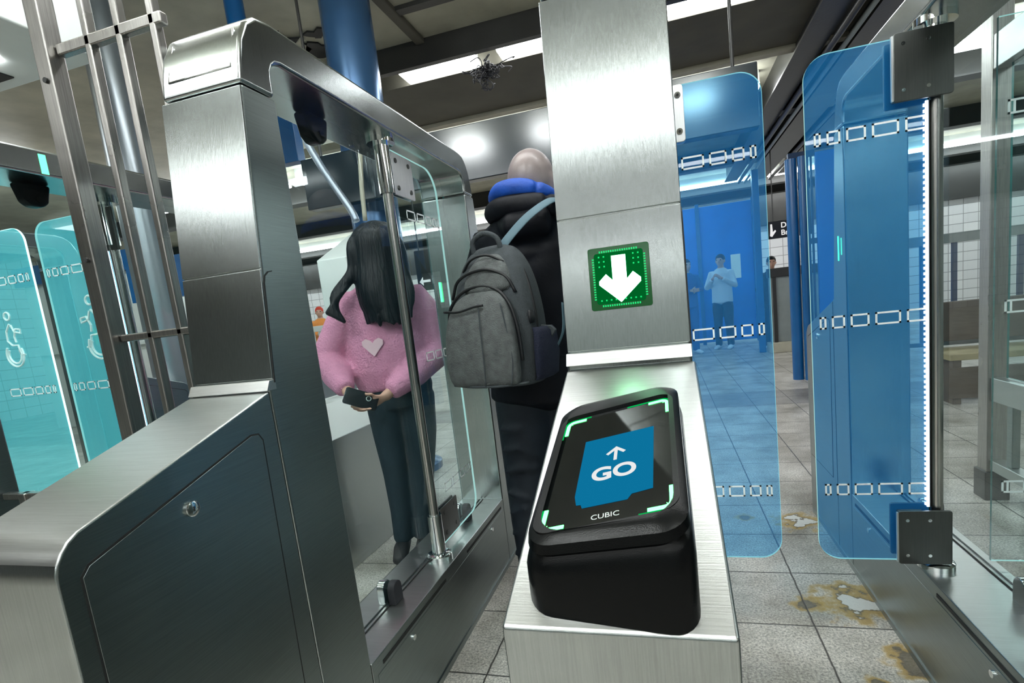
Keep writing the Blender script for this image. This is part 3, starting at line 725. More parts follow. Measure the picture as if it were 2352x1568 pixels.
for i in range(3): M0[i][0] = ex[i]; M0[i][1] = ey[i]; M0[i][2] = n_[i]
def TM(x, y, h): return Matrix.Translation(TP(x, y, h)) @ M0
text_mesh('go_lettering', 'GO', .031, SIGNW, TM(-.064, .520, .0021), sc, .0002, .0009)
obj('arrow_symbol', top_poly([(-.0655, .541), (-.0620, .541), (-.0620, .5585), (-.0555, .5520), (-.0530, .5545), (-.0637, .5655), (-.0745, .5545), (-.0720, .5520), (-.0655, .5585)], .0020, .0024), SIGNW, sc)
text_mesh('maker_lettering', 'CUBIC', .0095, pmat('grey_lettering', (.45, .5, .48), .4), TM(-.068, .4565, .0016), rd, .0001, .0)

# ------------------------------------------------------------------ stainless bar fence between gates (left)
tf = thing('steel_fence', 'stainless steel bar fence standing between the left gate and the next gate', 'fence', (-1.45, 1.0, 0))
fx, fy = 1.45, -1.0
def fb(name, x0, x1, y0, y1, z0, z1, m=STEEL_FENCE, bev=.004):
    return obj(name, B((x0 + fx, x1 + fx, y0 + fy, y1 + fy, z0, z1)), m, tf, bevel=bev)
fb('post', -1.335, -1.293, .972, 1.012, 0, 3.49)
for x in (-1.205, -1.115, -1.020): fb('bar', x, x + .018, .990, 1.012, 0, 3.49)
for x in (-1.50, -1.64, -1.78): fb('bar', x, x + .028, .985, 1.015, 0, .80)
fb('rail', -1.29, -.985, .990, 1.010, 1.835, 1.860); fb('rail', -1.29, -.985, .990, 1.010, 1.180, 1.198); fb('rail', -1.85, -.985, .990, 1.010, .30, .32)
fb('rail', -1.85, -1.335, .990, 1.010, .78, .80)
for z in (1.78, 1.38): 
    obj('bolt', T([(-1.312 + fx, .972 + fy, z), (-1.312 + fx, .967 + fy, z)], .006, 12), DARKM, tf)

# tall post-and-rail fence with glass at right
tr = thing('picket_fence', 'grey steel fence with a tall post, low pickets and glass above, at the right edge', 'fence', (1.46, 2.2, 0))
def rf(name, b, m=STEEL_D, bev=.004):
    return obj(name, B((b[0] - 1.46, b[1] - 1.46, b[2] - 2.2, b[3] - 2.2, b[4], b[5])), m, tr, bevel=bev)
rf('post', (1.415, 1.495, 2.86, 2.94, .02, 3.13), STEEL_FENCE)
rf('post_foot', (1.405, 1.505, 2.85, 2.95, 0, .14), CLAMP_D)
rf('rail', (1.425, 1.485, .6, 2.86, .485, .595), STEEL_W)
rf('rail', (1.425, 1.485, .6, 2.86, .15, .20), STEEL_W)
for k in range(14): rf('picket', (1.440, 1.472, 2.72 - k * .155, 2.762 - k * .155, .20, .485))
rf('top_rail', (1.42, 1.49, .6, 2.86, 1.93, 2.07), STEEL_W)
glass_panel_mesh([(.6 - 2.2, .60), (2.80 - 2.2, .60), (2.80 - 2.2, 1.93), (.6 - 2.2, 1.93)], -.004, .004, 'X', 'glass_pane', [GLASS_C, RIM], tr)
rf('post', (1.415, 1.495, .52, .60, 0, 3.13), STEEL_FENCE)

# ------------------------------------------------------------------ station furniture and background
# white ventilation duct, upper left
vd = thing('ventilation_duct', 'big white sheet metal duct under the ceiling in the top left corner', 'duct', (-3.4, 1.70, 2.6))
obj('casing', B((-1.6, .80, -.9, .06, 0, .9), (-1.6, .80, .06, .52, 0, .62)), WHITEP, vd, bevel=.01)
obj('light_strip', B((-.30, .44, .27, .31, -.012, 0)), FLUO, vd)
obj('grille', B((-.45, .30, .37, .44, -.006, 0)), DARKM, vd)
# metal counter and kiosk beyond the left gate
obj_c = obj('counter', prism([(-1.54, 0), (-1.54, .645), (-1.70, .785), (-1.76, .80), (-1.76, 1.09), (-1.84, 1.09), (-1.84, 0)], 1.95, 2.74, 'Y'), [STEEL_W, WHITEP], bevel=.004)
for p in obj_c.data.polygons:
    if .3 < p.normal.z < .9: p.material_index = 1
tag(obj_c, 'low stainless counter with a white sloping top behind the girl in pink', 'counter')
kq = thing('kiosk', 'pale grey kiosk with a slanted white top behind the long dark hair', 'kiosk', (-1.88, 3.0, 0))
obj('pedestal', B((-.12, .12, -.20, .22, 0, 1.09)), GREYP, kq, bevel=.005)
kb = obj('cabinet', prism([(-.22, 1.09), (-.22, 1.57), (.25, 1.80), (.30, 1.80), (.30, 1.09)], -.10, .10, 'X'), WHITEP, kq, bevel=.006)
screws([(.10, -.05, 1.50), (.10, -.12, 1.38), (.10, .15, 1.55)], (1, 0, 0), kb, .006, DARKM)
# conduits and junction box
tag(obj('conduit_pipe', T(curve([(-2.03, 3.44, 2.66), (-2.045, 3.20, 2.66), (-2.06, 3.02, 2.60), (-2.081, 3.0, 2.388), (-2.009, 3.0, 2.195), (-1.916, 3.0, 2.023), (-1.834, 3.0, 1.879), (-1.805, 3.0, 1.80)], 6), .022, 12), PIPE, smooth=True), 'bent blue-grey conduit running down to the kiosk, seen through the left gate glass', 'pipe')
tag(obj('conduit_pipe', T(curve([(-1.86, 3.50, 2.50), (-1.72, 3.20, 2.50), (-1.71, 3.03, 2.44), (-1.716, 3.02, 2.244), (-1.744, 3.02, 2.02), (-1.757, 3.02, 1.80)], 6), .014, 12), RAILC, smooth=True), 'thin straight pale conduit beside the bent one above the kiosk', 'pipe')
# wooden bench, railing behind, at right
bn = thing('bench', 'worn brown wooden bench in the distance at the right edge', 'bench', (3.3, 4.9, 0))
obj('backrest', B((-1.15, 1.6, .42, .47, .46, .80)), BROWN, bn, bevel=.006)
obj('seat', B((-1.15, 1.6, -.05, .42, .36, .41)), WOODL, bn, bevel=.006)
for x in (-1.12, -.2, .7, 1.5): obj('leg', B((x, x + .06, -.02, .40, 0, .36)), BROWN, bn, bevel=.004)
obj('front_board', B((-1.15, 1.6, -.04, -.01, .05, .30)), BROWN, bn, bevel=.004)
def railing(name, x0, x1, y, z0, z1, label, n, m=GREYP, pm=None, axis='X', group=None):
    t = thing(name, label, 'railing', (x0, y, 0), group=group)
    L = x1 - x0
    obj('top_rail', B((0, L, -.03, .03, z1 - .09, z1)), m, t, bevel=.005)
    obj('bottom_rail', B((0, L, -.02, .02, z0, z0 + .04)), m, t, bevel=.004)
    for k in range(n):
        x = L * (k + .5) / n
        obj('picket', B((x - .02, x + .02, -.015, .015, z0 + .04, z1 - .09)), pm or m, t)
    for x in (.0, L - .05): obj('post', B((x, x + .05, -.035, .035, 0, z1)), m, t)
    return t
railing('railing', 2.0, 5.6, 5.9, .35, 1.40, 'grey railing with slim uprights behind the brown bench', 14, GREYP, DBLUE)
railing('railing', -7.8, -4.6, 7.2, .20, 1.25, 'pale grey railing seen between the bars of the stainless fence', 26, WHITEP)
# blue steel enclosure beyond the gates
bx_ = tag(obj('blue_signboard', B((-4.1, -2.86, 4.0, 4.1, 2.58, 3.0)), BLUE_P, bevel=.006), 'blue board hanging high up, seen through the left gate glass beside its post', 'signboard')
for x in (-3.9, -3.0): obj('hanger_rod', T([(x, 4.05, 3.0), (x, 4.05, 3.5)], .008), GIRD, bx_)
bl = thing('blue_partition', 'tall blue steel partition with a round corner post beyond the right gate doors', 'partition', (1.45, 6.55, 0))
obj('corner_post', T([(-.03, .0, 0), (-.03, 0, 2.42)], .06, 24), BLUE_P, bl, smooth='auto')
obj('corner_post', T([(.06, -.08, 0), (.06, -.08, 2.42)], .04, 24), BLUE_P, bl, smooth='auto')
obj('panel', B((.20, 1.02, -.05, .0, .05, 2.45)), BLUE_W, bl, bevel=.01)
for k in range(3): obj('bar', B((.085 + k * .035, .105 + k * .035, -.02, .0, .05, 2.42)), DBLUE, bl)
obj('top_rail', B((-.06, .20, -.03, .03, 2.42, 2.48)), DBLUE, bl)
obj('middle_rail', B((.06, .20, -.015, .015, 1.50, 1.56)), DBLUE, bl)
bh = thing('blue_hoarding', 'wide blue hoarding behind the two standing people', 'hoarding', (.9, 11.4, 0))
obj('panel', B((-2.4, .88, 0, .06, .04, 2.75)), BLUE_W, bh, bevel=.01)
for x in (-2.4, -1.3, -.2, .84): obj('post', B((x, x + .07, -.05, .0, 0, 2.8)), BLUE_P, bh)
obj('notice', B((.42, .60, -.012, 0, 1.28, 1.75)), WHITEP, bh)
ps = thing('post', 'blue post with a dark strip left of the downtown sign', 'post', (1.50, 9.35, 0))
obj('shaft', B((-.05, .05, -.05, .05, 0, 2.9)), BLUE_P, ps, bevel=.01)
ds_ = thing('hanging_sign', 'black hanging direction sign with a white arrow, partly hidden by the blue partition', 'sign', (1.60, 9.0, 1.78))
obj('board', B((0, .62, 0, .05, 0, .26)), SIGNK, ds_, bevel=.004)
for x in (.08, .54): obj('hanger_rod', T([(x, .025, .26), (x, .025, 1.72)], .008), GIRD, ds_)
XZ = Matrix.Rotation(PI / 2, 4, 'X')
text_mesh('lettering', 'Do', .11, SIGNW, Matrix.Translation((.18, -.003, .185)) @ XZ, ds_, .001, .002, 'LEFT')
text_mesh('lettering', 'Br', .11, SIGNW, Matrix.Translation((.18, -.003, .075)) @ XZ, ds_, .001, .002, 'LEFT')
obj('arrow', prism([(.035, .22), (.06, .22), (.068, .10), (.10, .13), (.115, .11), (.055, .03), (.025, .045), (.03, .10)], -.004, -.001, 'Y'), SIGNW, ds_)
fs = thing('hanging_sign', 'small black sign with white arrow and letters behind the girl in pink', 'sign', (-3.0, 6.2, 1.52))
obj('board', B((0, .42, 0, .04, 0, .50)), SIGNK, fs, bevel=.004)
for x in (.06, .36): obj('hanger_rod', T([(x, .02, .5), (x, .02, 1.98)], .008), GIRD, fs)
text_mesh('lettering', 'FE', .15, SIGNW, Matrix.Translation((.20, -.003, .12)) @ XZ, fs, .001, .003, 'LEFT')
obj('arrow', prism([(.03, .11), (.08, .17), (.08, .13), (.18, .13), (.18, .10), (.08, .10), (.08, .06)], -.004, -.001, 'Y'), SIGNW, fs)
bb = thing('barrier', 'grey barrier with a dark top rail beneath the downtown sign', 'barrier', (1.62, 9.25, 0))
obj('panel', B((0, 1.4, 0, .05, .16, 1.20)), GREYP, bb, bevel=.005)
obj('top_rail', B((-.02, 1.42, -.03, .08, 1.20, 1.34)), GIRD, bb, bevel=.005)
obj('post', B((.05, .10, -.04, 0, 0, 1.20)), GIRD, bb); obj('plinth', B((-.05, 1.45, -.15, .12, 0, .16)), RAILC, bb, bevel=.01)
# far left wall with vent grille and pale room beyond the wheelchair gate
pw = thing('service_booth', 'pale booth wall with a louvred grille seen through the wheelchair gate doors', 'booth', (-9.25, 6.6, 0))
obj('wall_panel', B((-1.2, 1.3, 0, 1.0, 0, 2.7)), WHITEP, pw, bevel=.01)
gq = obj('vent_grille', B((-.55, .35, -.03, 0, 1.45, 1.95)), GREYP, pw)
for k in range(9): obj('louvre', B((-.53, .33, -.045, -.03, 1.48 + k * .05, 1.50 + k * .05)), DARKM, gq)
obj('ledge', B((-1.2, 1.3, -.08, 0, 1.28, 1.33)), WHITEP, pw)
obj('fascia', B((-1.25, 1.35, -.10, 0, 2.45, 2.75)), BLUE_P, pw)
bo = tag(obj('blue_signboard', B((-7.8, -6.1, 6.3, 6.4, 1.9, 2.5)), BLUE_P), 'blue panel high behind the stainless fence bars', 'signboard')
for x in (-7.7, -6.2): obj('support_post', B((x, x + .05, 6.32, 6.38, 0, 3.5)), GREYP, bo)

# ------------------------------------------------------------------ people
def hand(bm, wrist, d, palm, side, s=1.0, curl=.5):
    """wrist point, finger direction d, palm normal (towards what is held), side = thumb side vector"""
    w = Vector(wrist); d = Vector(d).normalized(); pn = Vector(palm); pn = (pn - d * pn.dot(d)).normalized(); sd = d.cross(pn); 
    if sd.dot(Vector(side)) < 0: sd = -sd
    chain(bm, [w, w + d * .035 * s, w + d * .085 * s], [(.024 * s, .017 * s, sd), (.036 * s, .016 * s, sd), (.040 * s, .014 * s, sd)], 12)
    for k, (off, L) in enumerate(((.030, .070), (.010, .078), (-.010, .072), (-.029, .056))):
        p = w + d * .086 * s + sd * off * s; dd = d.copy(); pts = [p - d * .012 * s]; rr = [.0085 * s]
        for j in range(3):
            dd = (dd + pn * curl * (.35 + .3 * j)).normalized(); p = p + dd * L * s * (.44, .32, .24)[j]; pts.append(p.copy()); rr.append((.0085, .0078, .0068)[j] * s)
        chain(bm, pts, rr, 8)
    p = w + d * .03 * s + sd * .028 * s; q = p + (sd * .7 + d * .6 + pn * .3).normalized() * .035 * s; r = q + (sd * .15 + d * .8 + pn * .5).normalized() * .03 * s
    chain(bm, [w + d * .02 * s + sd * .012 * s, p, q, r], [.012 * s, .011 * s, .0095 * s, .008 * s], 8)
def head(bm, c, f, s=1.0):
    """head at c facing f (unit, horizontal)"""
    c = Vector(c); f = Vector(f).normalized(); r = f.cross(Vector((0, 0, 1)))
    def at(a, b, z): return c + r * a * s + f * b * s + Vector((0, 0, z * s))
    ball(bm, c + f * -.012 * s + Vector((0, 0, .025 * s)), (.078 * s, .092 * s if abs(f.y) > .6 else .080 * s, .095 * s), 20)
    chain(bm, [at(0, .01, .03), at(0, .028, -.03), at(0, .042, -.085)], [(.070 * s, .078 * s), (.062 * s, .066 * s), (.036 * s, .036 * s)], 16)
    chain(bm, [at(0, .078, .03), at(0, .100, -.005), at(0, .104, -.018)], [.009 * s, .012 * s, .015 * s], 8)     # nose
    chain(bm, [at(-.022, .086, -.052), at(.022, .086, -.052)], [.008 * s, .008 * s], 8)                          # lips
    chain(bm, [at(-.04, .072, .048), at(.04, .072, .048)], [.010 * s, .010 * s], 8)                              # brow
    for q in (-1, 1): ball(bm, at(q * .080, -.008, .0), (.012 * s, .020 * s, .030 * s), 10)                      # ears
    chain(bm, [at(0, -.015, -.06), at(0, -.025, -.16)], [.052 * s, .058 * s], 14)                                # neck
def eyes(parent, c, f, s=1.0):
    c = Vector(c); f = Vector(f).normalized(); r = f.cross(Vector((0, 0, 1)))
    for q in (-1, 1):
        bm = bmesh.new(); ball(bm, c + r * q * .031 * s + f * .074 * s + Vector((0, 0, .024 * s)), .011 * s, 10); obj('eye', bm, DARKM, parent, smooth=True)

# --- man walking away with hood and backpack
man = thing('person', 'bald man seen from behind in a black jacket with a blue hood lining', 'person', (-.46, 1.98, 0))
bm = bmesh.new()
HC = Vector((.022, .0, 1.588))
head(bm, HC, (.25, .97, 0), 1.12)
chain(bm, [(.02, 0, 1.50), (.0, .02, 1.36), (0, .02, 1.12), (0, .02, .92)], [(.07, .07), (.17, .10), (.15, .10), (.15, .11)], 20)
for sgn in (-1, 1):
    chain(bm, [(.0 + sgn * .15, .01, 1.41), (sgn * .215, .03, 1.16), (sgn * .20, .16, .98)], [.05, .042, .030], 12)
    hand(bm, (sgn * .20, .16, .98), (-sgn * .1, .9, -.35), (0, -.2, -1), (-sgn, 0, 0), 1.0, .7)
    chain(bm, [(sgn * .085, .02, .92), (sgn * .10, .03 + .06 * sgn, .50), (sgn * .105, .12 * sgn, .09)], [.09, .06, .042], 14)
    chain(bm, [(sgn * .105, .12 * sgn - .03, .05), (sgn * .105, .12 * sgn + .14, .035)], [.036, .030], 10)
body = fuse('body', bm, SKIN_B, man, .009, 5)
eyes(body, HC, (.25, .97, 0))
bm = bmesh.new()
chain(bm, [(.015, -.005, 1.50), (.0, 0, 1.43), (-.005, .01, 1.30), (-.01, .01, 1.10), (-.015, .01, .92), (-.02, .01, .80)], [(.11, .10), (.205, .125), (.225, .145), (.215, .145), (.215, .15), (.225, .155)], 28)
for sgn in (-1, 1):
    chain(bm, [(sgn * .155, .0, 1.425), (sgn * .235, .02, 1.28), (sgn * .262, .04, 1.14), (sgn * .235, .13, 1.00)], [.082, .075, .066, .055], 16)
for k in range(9):
    z = 1.36 - k * .06; chain(bm, [(-.20, -.09 + .02 * (k % 2), z), (-.02, -.128, z + random.uniform(-.05, .05)), (.18, -.09, z + random.uniform(-.07, .07))], [.012, .016, .012], 8)
chain(bm, [(-.095, -.07, 1.45), (-.10, -.02, 1.47), (-.03, -.135, 1.44), (.08, -.13, 1.45), (.13, -.05, 1.47)], [.05, .05, .055, .055, .045], 14)
jk = fuse('jacket', bm, JACKET, man, .011, 4)
# hood lying on the shoulders, blue lining showing
bm = bmesh.new()
hp = curve([(-.125, .045, 1.500), (-.135, -.03, 1.507), (-.09, -.105, 1.512), (.0, -.135, 1.508), (.09, -.115, 1.497), (.15, -.045, 1.480), (.155, .03, 1.475)], 5)
chain(bm, hp, [.030 + .012 * math.sin(i * PI / (len(hp) - 1)) for i in range(len(hp))], 12)
fuse('hood', bm, JACKET, man, .009, 3)
bm = bmesh.new()
hp = curve([(-.105, .03, 1.540), (-.120, -.03, 1.558), (-.075, -.104, 1.572), (.0, -.128, 1.568), (.07, -.104, 1.550), (.118, -.04, 1.525)], 5)
chain(bm, hp, [.022 + .012 * math.sin(i * PI / (len(hp) - 1)) for i in range(len(hp))], 12)
fuse('hood_lining', bm, BLUEH, man, .008, 2)
bm = bmesh.new()
for sgn, fy_ in ((-1, -.05), (1, .12)):
    chain(bm, [(sgn * .06, .02, .90), (sgn * .095 - .01, .02 + fy_ * .2, .78), (sgn * .10 - .02, fy_ * .5 + .02, .50), (sgn * .10 - .02, fy_ * .8, .30), (sgn * .10 - .02, fy_, .05)], [(.13, .135), (.125, .13), (.10, .105), (.085, .09), (.068, .085)], 20)
    for k in range(7):
        z = .70 - k * .085; x = sgn * .10 - .02
        chain(bm, [(x - .07, -.08 + fy_ * .5, z), (x, -.095 + fy_ * .5, z + random.uniform(-.035, .035)), (x + .07, -.07 + fy_ * .5, z + random.uniform(-.04, .04))], [.009, .013, .009], 8)
fuse('trousers', bm, TROUS, man, .011, 4)
for sgn, fy_ in ((-1, -.05), (1, .12)):
    bm = bmesh.new(); chain(bm, [(sgn * .10 - .02, fy_ - .05, .045), (sgn * .105 - .02, fy_ + .06, .045), (sgn * .11 - .02, fy_ + .19, .034)], [(.045, .042), (.048, .040), (.040, .030)], 14)
    obj('shoe', bm, SHOE, man, smooth=True)

# --- backpack
bp = thing('backpack', 'heather grey backpack with black zips hanging from the shoulder of the bald man', 'backpack', (-.535, 1.665, .905), -.24)
def bag_rings(bm, prof, seg=28, pw=3.2):
    rings = []
    for (z, cx, cy, rx, ry) in prof:
        ring = []
        for k in range(seg):
            a = 2 * PI * k / seg; c, s_ = math.cos(a), math.sin(a)
            ring.append(bm.verts.new((cx + rx * math.copysign(abs(c) ** (2 / pw), c), cy + ry * math.copysign(abs(s_) ** (2 / pw), s_), z)))
        rings.append(ring)
    for r0, r1 in zip(rings, rings[1:]):
        for k in range(seg): bm.faces.new((r0[k], r0[(k + 1) % seg], r1[(k + 1) % seg], r1[k]))
    bm.faces.new(rings[0][::-1]); bm.faces.new(rings[-1])
BPROF = [(0, 0, .0, .125, .07), (.012, 0, 0, .142, .085), (.05, 0, 0, .154, .096), (.15, 0, 0, .158, .098), (.25, .0, .004, .153, .090), (.34, .0, .012, .135, .078), (.40, .0, .018, .112, .064), (.44, 0, .024, .084, .048), (.462, 0, .03, .05, .028)]
bm = bmesh.new(); bag_rings(bm, BPROF)
main = obj('main_compartment', bm, BAG_D, bp, smooth=True); sb = main.modifiers.new('s', 'SUBSURF'); sb.levels = sb.render_levels = 2
bm = bmesh.new(); bag_rings(bm, [(.01, -.01, -.095, .115, .018), (.025, -.01, -.105, .130, .030), (.10, -.01, -.110, .134, .034), (.20, -.01, -.104, .126, .034), (.262, -.008, -.094, .108, .028), (.300, -.004, -.084, .080, .018), (.315, 0, -.078, .05, .008)], pw=3.6)
fp = obj('front_pocket', bm, BAG, bp, smooth=True); sb = fp.modifiers.new('s', 'SUBSURF'); sb.levels = sb.render_levels = 2
bm = bmesh.new(); bag_rings(bm, [(.30, .01, -.058, .09, .036), (.34, .01, -.052, .088, .036), (.385, .01, -.040, .074, .030), (.418, .01, -.026, .05, .02), (.43, .01, -.02, .03, .01)], pw=2.6)
tp = obj('top_pocket', bm, BAG, bp, smooth=True); sb = tp.modifiers.new('s', 'SUBSURF'); sb.levels = sb.render_levels = 2
def strip(pts, r=.006, m=ZIP, name='zip', n=6, par=None):
    return obj(name, tube(bmesh.new(), curve(pts, n), r, 8), m, par or bp, smooth=True)
strip([(-.142, -.082, .16), (-.138, -.085, .22), (-.12, -.088, .275), (-.07, -.085, .318), (.0, -.084, .330), (.06, -.085, .312), (.104, -.092, .262), (.126, -.096, .18), (.131, -.098, .09)], .0055)
strip([(-.125, -.066, .30), (-.095, -.072, .352), (-.04, -.078, .375), (.03, -.078, .378), (.085, -.066, .350), (.112, -.062, .300)], .005)
strip([(-.088, -.040, .385), (-.04, -.056, .418), (.02, -.056, .424), (.07, -.042, .398)], .004)
strip([(.148, -.02, .05), (.152, -.02, .16), (.148, -.018, .25), (.128, -.010, .34), (.095, .0, .402), (.05, .0, .446)], .006)
strip([(.10, -.130, .02), (.112, -.128, .10), (.100, -.125, .20), (.085, -.118, .27)], .0025, BAG_D, 'seam')
strip([(.015, -.145, .02), (.02, -.147, .10), (.018, -.142, .20), (.01, -.125, .275)], .0022, BAG_D, 'seam')
strip([(-.12, -.128, .262), (-.06, -.134, .258), (.0, -.134, .268), (.03, -.130, .270)], .004)
strip([(-.145, -.09, .018), (-.05, -.122, .016), (.06, -.122, .016), (.14, -.09, .02)], .004, BAG_D, 'seam')
strip([(-.06, -.005, .44), (-.055, -.012, .478), (-.01, -.016, .498), (.035, -.012, .480), (.045, -.005, .44)], .0085, BAG_D, 'carry_handle')
bm = bmesh.new(); bag_rings(bm, [(.02, .150, .0, .012, .06), (.03, .162, .0, .018, .07), (.10, .168, .0, .022, .075), (.17, .168, .0, .020, .068), (.185, .160, 0, .016, .06)], 20, 2.4)
obj('side_mesh_pocket', bm, MESHP, bp, smooth=True)
bm = bmesh.new(); bag_rings(bm, [(.20, .148, -.045, .006, .012), (.215, .150, -.045, .008, .018), (.24, .146, -.045, .006, .012)], 16, 2)
obj('side_patch', bm, ZIP, bp, smooth=True)
def ribbon(pts, w, th, wdir, m, name, par):
    bm = bmesh.new(); chain(bm, curve(pts, 6), [(w / 2, th / 2, wdir)] * len(curve(pts, 6)), 12); return obj(name, bm, m, par, smooth=True)
ribbon([(.02, .02, .435), (.05, .035, .475), (.105, .085, .540), (.150, .165, .590), (.165, .23, .602)], .042, .009, (1, -.4, -.5), STRAPM, 'shoulder_strap', bp)
ribbon([(.150, .03, .06), (.185, .05, .12), (.205, .06, .17), (.200, .085, .25)], .020, .004, (0, 1, 0), STRAPM, 'lower_strap', bp)
bm = bmesh.new(); prism([(.15, .10), (.205, .17), (.19, .185), (.15, .19)], .0, .012, 'Y', bm); obj('strap_wing', bm, BAG_D, bp, bevel=.003)

# --- girl in pink
gi_ = thing('person', 'person in a pink sweater with long dark hair over the face', 'person', (-1.31, 2.26, 0), .42)
bm = bmesh.new()
HC = Vector((.035, -.03, 1.49)); FD = Vector((-.12, -1, 0)).normalized()
head(bm, HC, FD, .95)
chain(bm, [(.02, .01, 1.38), (.02, .02, 1.24), (.02, .02, 1.0), (.02, .02, .84)], [(.06, .06), (.14, .09), (.11, .08), (.13, .10)], 18)
for sgn, el, wr in ((-1, (-.255, -.02, 1.02), (-.165, -.20, .868)), (1, (.235, -.01, .99), (-.010, -.22, .835))):
    chain(bm, [(.02 + sgn * .13, .0, 1.27), el, wr], [.045, .038, .024], 12)
hand(bm, (-.165, -.20, .868), (.45, -.35, -.45), (.6, -.5, .2), (0, -1, .4), .95, .55)
hand(bm, (-.010, -.22, .835), (-.85, -.25, -.30), (0, .5, .6), (0, -.2, 1), .95, .55)
for sgn in (-1, 1):
    chain(bm, [(.04 + sgn * .07, .02, .84), (.03 + sgn * .055, .0, .47), (-.005 + sgn * .045, .02, .09)], [.08, .05, .035], 12)
body = fuse('body', bm, SKIN, gi_, .0065, 3)
eyes(body, HC, FD, .95)
bm = bmesh.new()
chain(bm, [(.02, -.0, 1.36), (.02, 0, 1.30), (.02, -.005, 1.18), (.02, -.01, 1.04), (.02, -.01, .95), (.03, -.005, .87)], [(.085, .075), (.165, .11), (.185, .135), (.195, .15), (.20, .15), (.18, .135)], 28)
for sgn, el, wr in ((-1, (-.262, -.02, 1.02), (-.180, -.175, .885)), (1, (.252, -.01, .99), (.020, -.20, .855))):
    chain(bm, [(.02 + sgn * .125, .0, 1.285), (.02 + sgn * .205, -.005, 1.16), el, (Vector(el) * .45 + Vector(wr) * .55), wr], [.075, .080, .082, .070, .045], 16)
fuse('sweater', bm, PINK, gi_, .010, 4)
bm = bmesh.new(); prism([(0, -.045), (.022, -.02), (.045, .006), (.046, .026), (.028, .036), (.008, .026), (0, .014), (-.008, .026), (-.028, .036), (-.046, .026), (-.045, .006), (-.022, -.02)], -.008, .0, 'Y', bm)
for v in bm.verts: v.co += Vector((-.035, -.158, 1.06))
obj('heart_print', bm, PALEPINK, gi_)
# hair : long locks falling over the face and to the left
bm = bmesh.new()
ball(bm, HC + Vector((0, .012, .035)), (.098, .108, .105), 22)
locks = []
for k in range(13):
    a = -1.0 + k * 2.0 / 12
    x0 = .085 * math.sin(a * 1.2); y0 = -.100 * math.cos(a * 1.1)
    end = (x0 * 1.15 + .02 + random.uniform(-.01, .01), y0 * 1.25 - .035, 1.155 + random.uniform(-.012, .012))
    locks.append([(x0 * .5, y0 * .5, HC.z + .115), (x0, y0 - .008, HC.z + .06), (x0 * 1.08, y0 - .022, HC.z - .06), (x0 * 1.1, y0 * 1.15 - .035, 1.30), end])
for k in range(9):
    f = k / 8
    locks.append([(-.05, -.02 * f, HC.z + .10), (-.098, -.03 - .05 * f, HC.z + .03), (-.115, -.06 - .03 * f, HC.z - .09), (-.17 - .03 * f, -.12, 1.31 - .02 * f), (-.235 + .07 * f, -.15, 1.225 - .045 * f)])
for k in range(8):
    f = k / 7
    locks.append([(.04, .02 - .03 * f, HC.z + .11), (.098, .0 - .06 * f, HC.z + .02), (.11, -.02 - .06 * f, HC.z - .12), (.125 + .01 * f, -.10 - .02 * f, 1.28), (.12, -.13, 1.19 - .02 * f)])
for k in range(10):
    a = PI * k / 9
    locks.append([(.05 * math.cos(a), .02 + .05 * math.sin(a), HC.z + .11), (.10 * math.cos(a), .02 + .095 * math.sin(a), HC.z), (.105 * math.cos(a), .03 + .10 * math.sin(a), 1.36), (.11 * math.cos(a), .05 + .09 * math.sin(a), 1.22)])
hb = bmesh.new()
for L in locks:
    q = [Vector(p) + (Vector((HC.x, HC.y, 0)) if i < 3 else Vector((HC.x * .8, HC.y, 0))) for i, p in enumerate(L)]
    c = curve(q, 5); n = len(c)
    chain(bm, c, [(.024 * (.6 + .5 * math.sin(PI * min(1, i / n + .15))) * (1 if i < n - 3 else .6), .014) for i in range(n)], 10)
fuse('hair', bm, HAIR, gi_, .0065, 1)
bm = bmesh.new()
chain(bm, [(.03, .0, .92), (.035, .0, .84), (.04, .0, .76)], [(.155, .115), (.165, .125), (.15, .12)], 22)
for sgn, xo in ((-1, 0), (1, 0)):
    chain(bm, [(.035 + sgn * .075, .0, .80), (.035 + sgn * .072, -.005, .62), (.025 + sgn * .062, .0, .42), (.010 + sgn * .052, .01, .22), (-.005 + sgn * .050, .02, .07)], [(.092, .105), (.082, .09), (.064, .072), (.054, .062), (.046, .058)], 18)
fuse('jeans', bm, DENIM, gi_, .009, 3)
for sgn in (-1, 1):
    bm = bmesh.new(); chain(bm, [(-.005 + sgn * .052, .06, .040), (-.008 + sgn * .055, -.04, .040), (-.01 + sgn * .058, -.14, .030)], [(.036, .036), (.040, .036), (.032, .026)], 14)
    obj('shoe', bm, SHOE, gi_, smooth=True)
ph = thing('phone', 'black phone with a camera ring held in both hands of the person in pink', 'phone', (-1.31, 2.26, 0), .42)
bm = bmesh.new(); prism(rrect(-.037, .037, -.072, .072, .010, 4), -.004, .004, 'Z', bm)
PM = Matrix.Translation((-.105, -.272, .845)) @ Matrix.Rotation(.35, 4, 'Z') @ Matrix.Rotation(1.25, 4, 'X') @ Matrix.Rotation(1.1, 4, 'Z')
bm.transform(PM); obj('body', bm, PHONE, ph, bevel=.0015)
bm = tube(bmesh.new(), [PM @ Vector((.010 + .010 * math.cos(a * PI / 8), -.03 + .010 * math.sin(a * PI / 8), .005)) for a in range(17)], .0018, 6); obj('camera_ring', bm, CLAMP_L, ph, smooth=True)

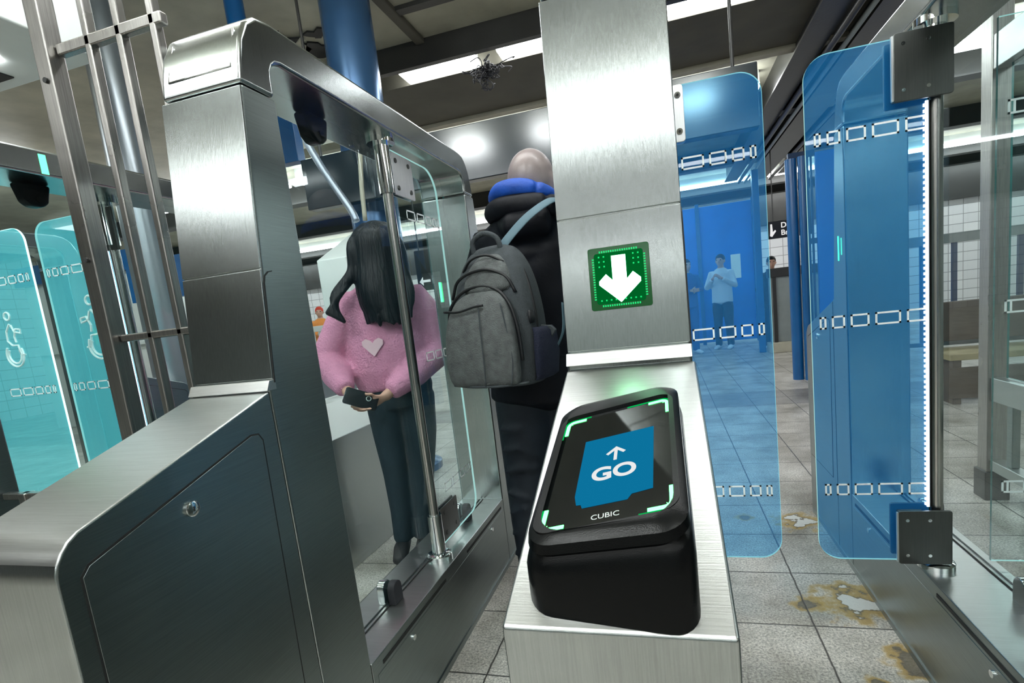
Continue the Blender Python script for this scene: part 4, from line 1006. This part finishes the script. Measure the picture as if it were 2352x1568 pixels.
# --- distant people
def figure(label, loc, rz, top, legs, hairm, s=1.0, pose='stand', extra=None):
    t = thing('person', label, 'person', loc, rz)
    bm = bmesh.new(); hc = Vector((0, -.01, 1.60))
    head(bm, hc, (0, -1, 0), 1.0)
    chain(bm, [(0, 0, 1.48), (0, 0, 1.36), (0, 0, .95)], [(.07, .07), (.16, .10), (.14, .10)], 14)
    arms = {'stand': ((.24, 0, 1.14), (.21, -.08, .90)), 'fold': ((.25, -.03, 1.16), (.05, -.20, 1.16)), 'phone': ((.25, -.05, 1.15), (.08, -.24, 1.30))}[pose]
    for q in (-1, 1):
        el = Vector((q * arms[0][0], *arms[0][1:])); wr = Vector((q * arms[1][0], *arms[1][1:]))
        chain(bm, [(q * .15, 0, 1.40), el, wr], [.045, .038, .026], 10)
        hand(bm, wr, (wr - el), (-q, 0, 0), (0, -1, 0), 1, .4)
        chain(bm, [(q * .08, 0, .95), (q * .10, -.01, .5), (q * .11, 0, .08)], [.085, .055, .04], 10)
    b = fuse('body', bm, SKIN, t, .012, 3); eyes(b, hc, (0, -1, 0))
    bm = bmesh.new()
    chain(bm, [(0, 0, 1.47), (0, 0, 1.38), (0, 0, 1.15), (0, 0, .86)], [(.09, .085), (.19, .12), (.18, .13), (.19, .135)], 18)
    for q in (-1, 1):
        el = Vector((q * arms[0][0], *arms[0][1:])); wr = Vector((q * arms[1][0], *arms[1][1:]))
        chain(bm, [(q * .155, 0, 1.41), el, el.lerp(wr, .9)], [.07, .06, .045], 12)
    fuse('jacket', bm, top, t, .014, 3)
    bm = bmesh.new()
    for q in (-1, 1): chain(bm, [(q * .07, 0, .92), (q * .09, 0, .75), (q * .10, 0, .45), (q * .11, .01, .07)], [(.10, .115), (.10, .11), (.075, .08), (.06, .07)], 14)
    fuse('trousers', bm, legs, t, .014, 3)
    for q in (-1, 1):
        bm = bmesh.new(); chain(bm, [(q * .11, .05, .045), (q * .115, -.05, .045), (q * .12, -.16, .03)], [(.042, .042), (.045, .04), (.036, .028)], 12); obj('shoe', bm, WCLOTH, t, smooth=True)
    bm = bmesh.new(); ball(bm, hc + Vector((0, .02, .045)), (.085, .098, .092), 16); obj('hair', bm, hairm, t, smooth=True)
    t.scale = (s, s, s)
    return t
figure('person in a blue jacket beside the middle gate post, seen through the blue glass door', (.40, 9.9, 0), .5, BCLOTH, BCLOTH, HAIR, .98, 'fold')
figure('person in a pale top standing by the blue hoarding, seen through the blue glass door', (1.02, 10.35, 0), -.4, WCLOTH, JACKET, HAIR, 1.0, 'phone')
figure('person with short dark hair whose head shows above the dark rail below the downtown sign', (1.76, 9.75, 0), 0, JACKET, JACKET, HAIR, .90)
figure('person in an orange vest far away at the left, beside the kiosk', (-6.75, 9.3, 0), .5, ORANGE, DENIM, REDM, .96, 'fold')
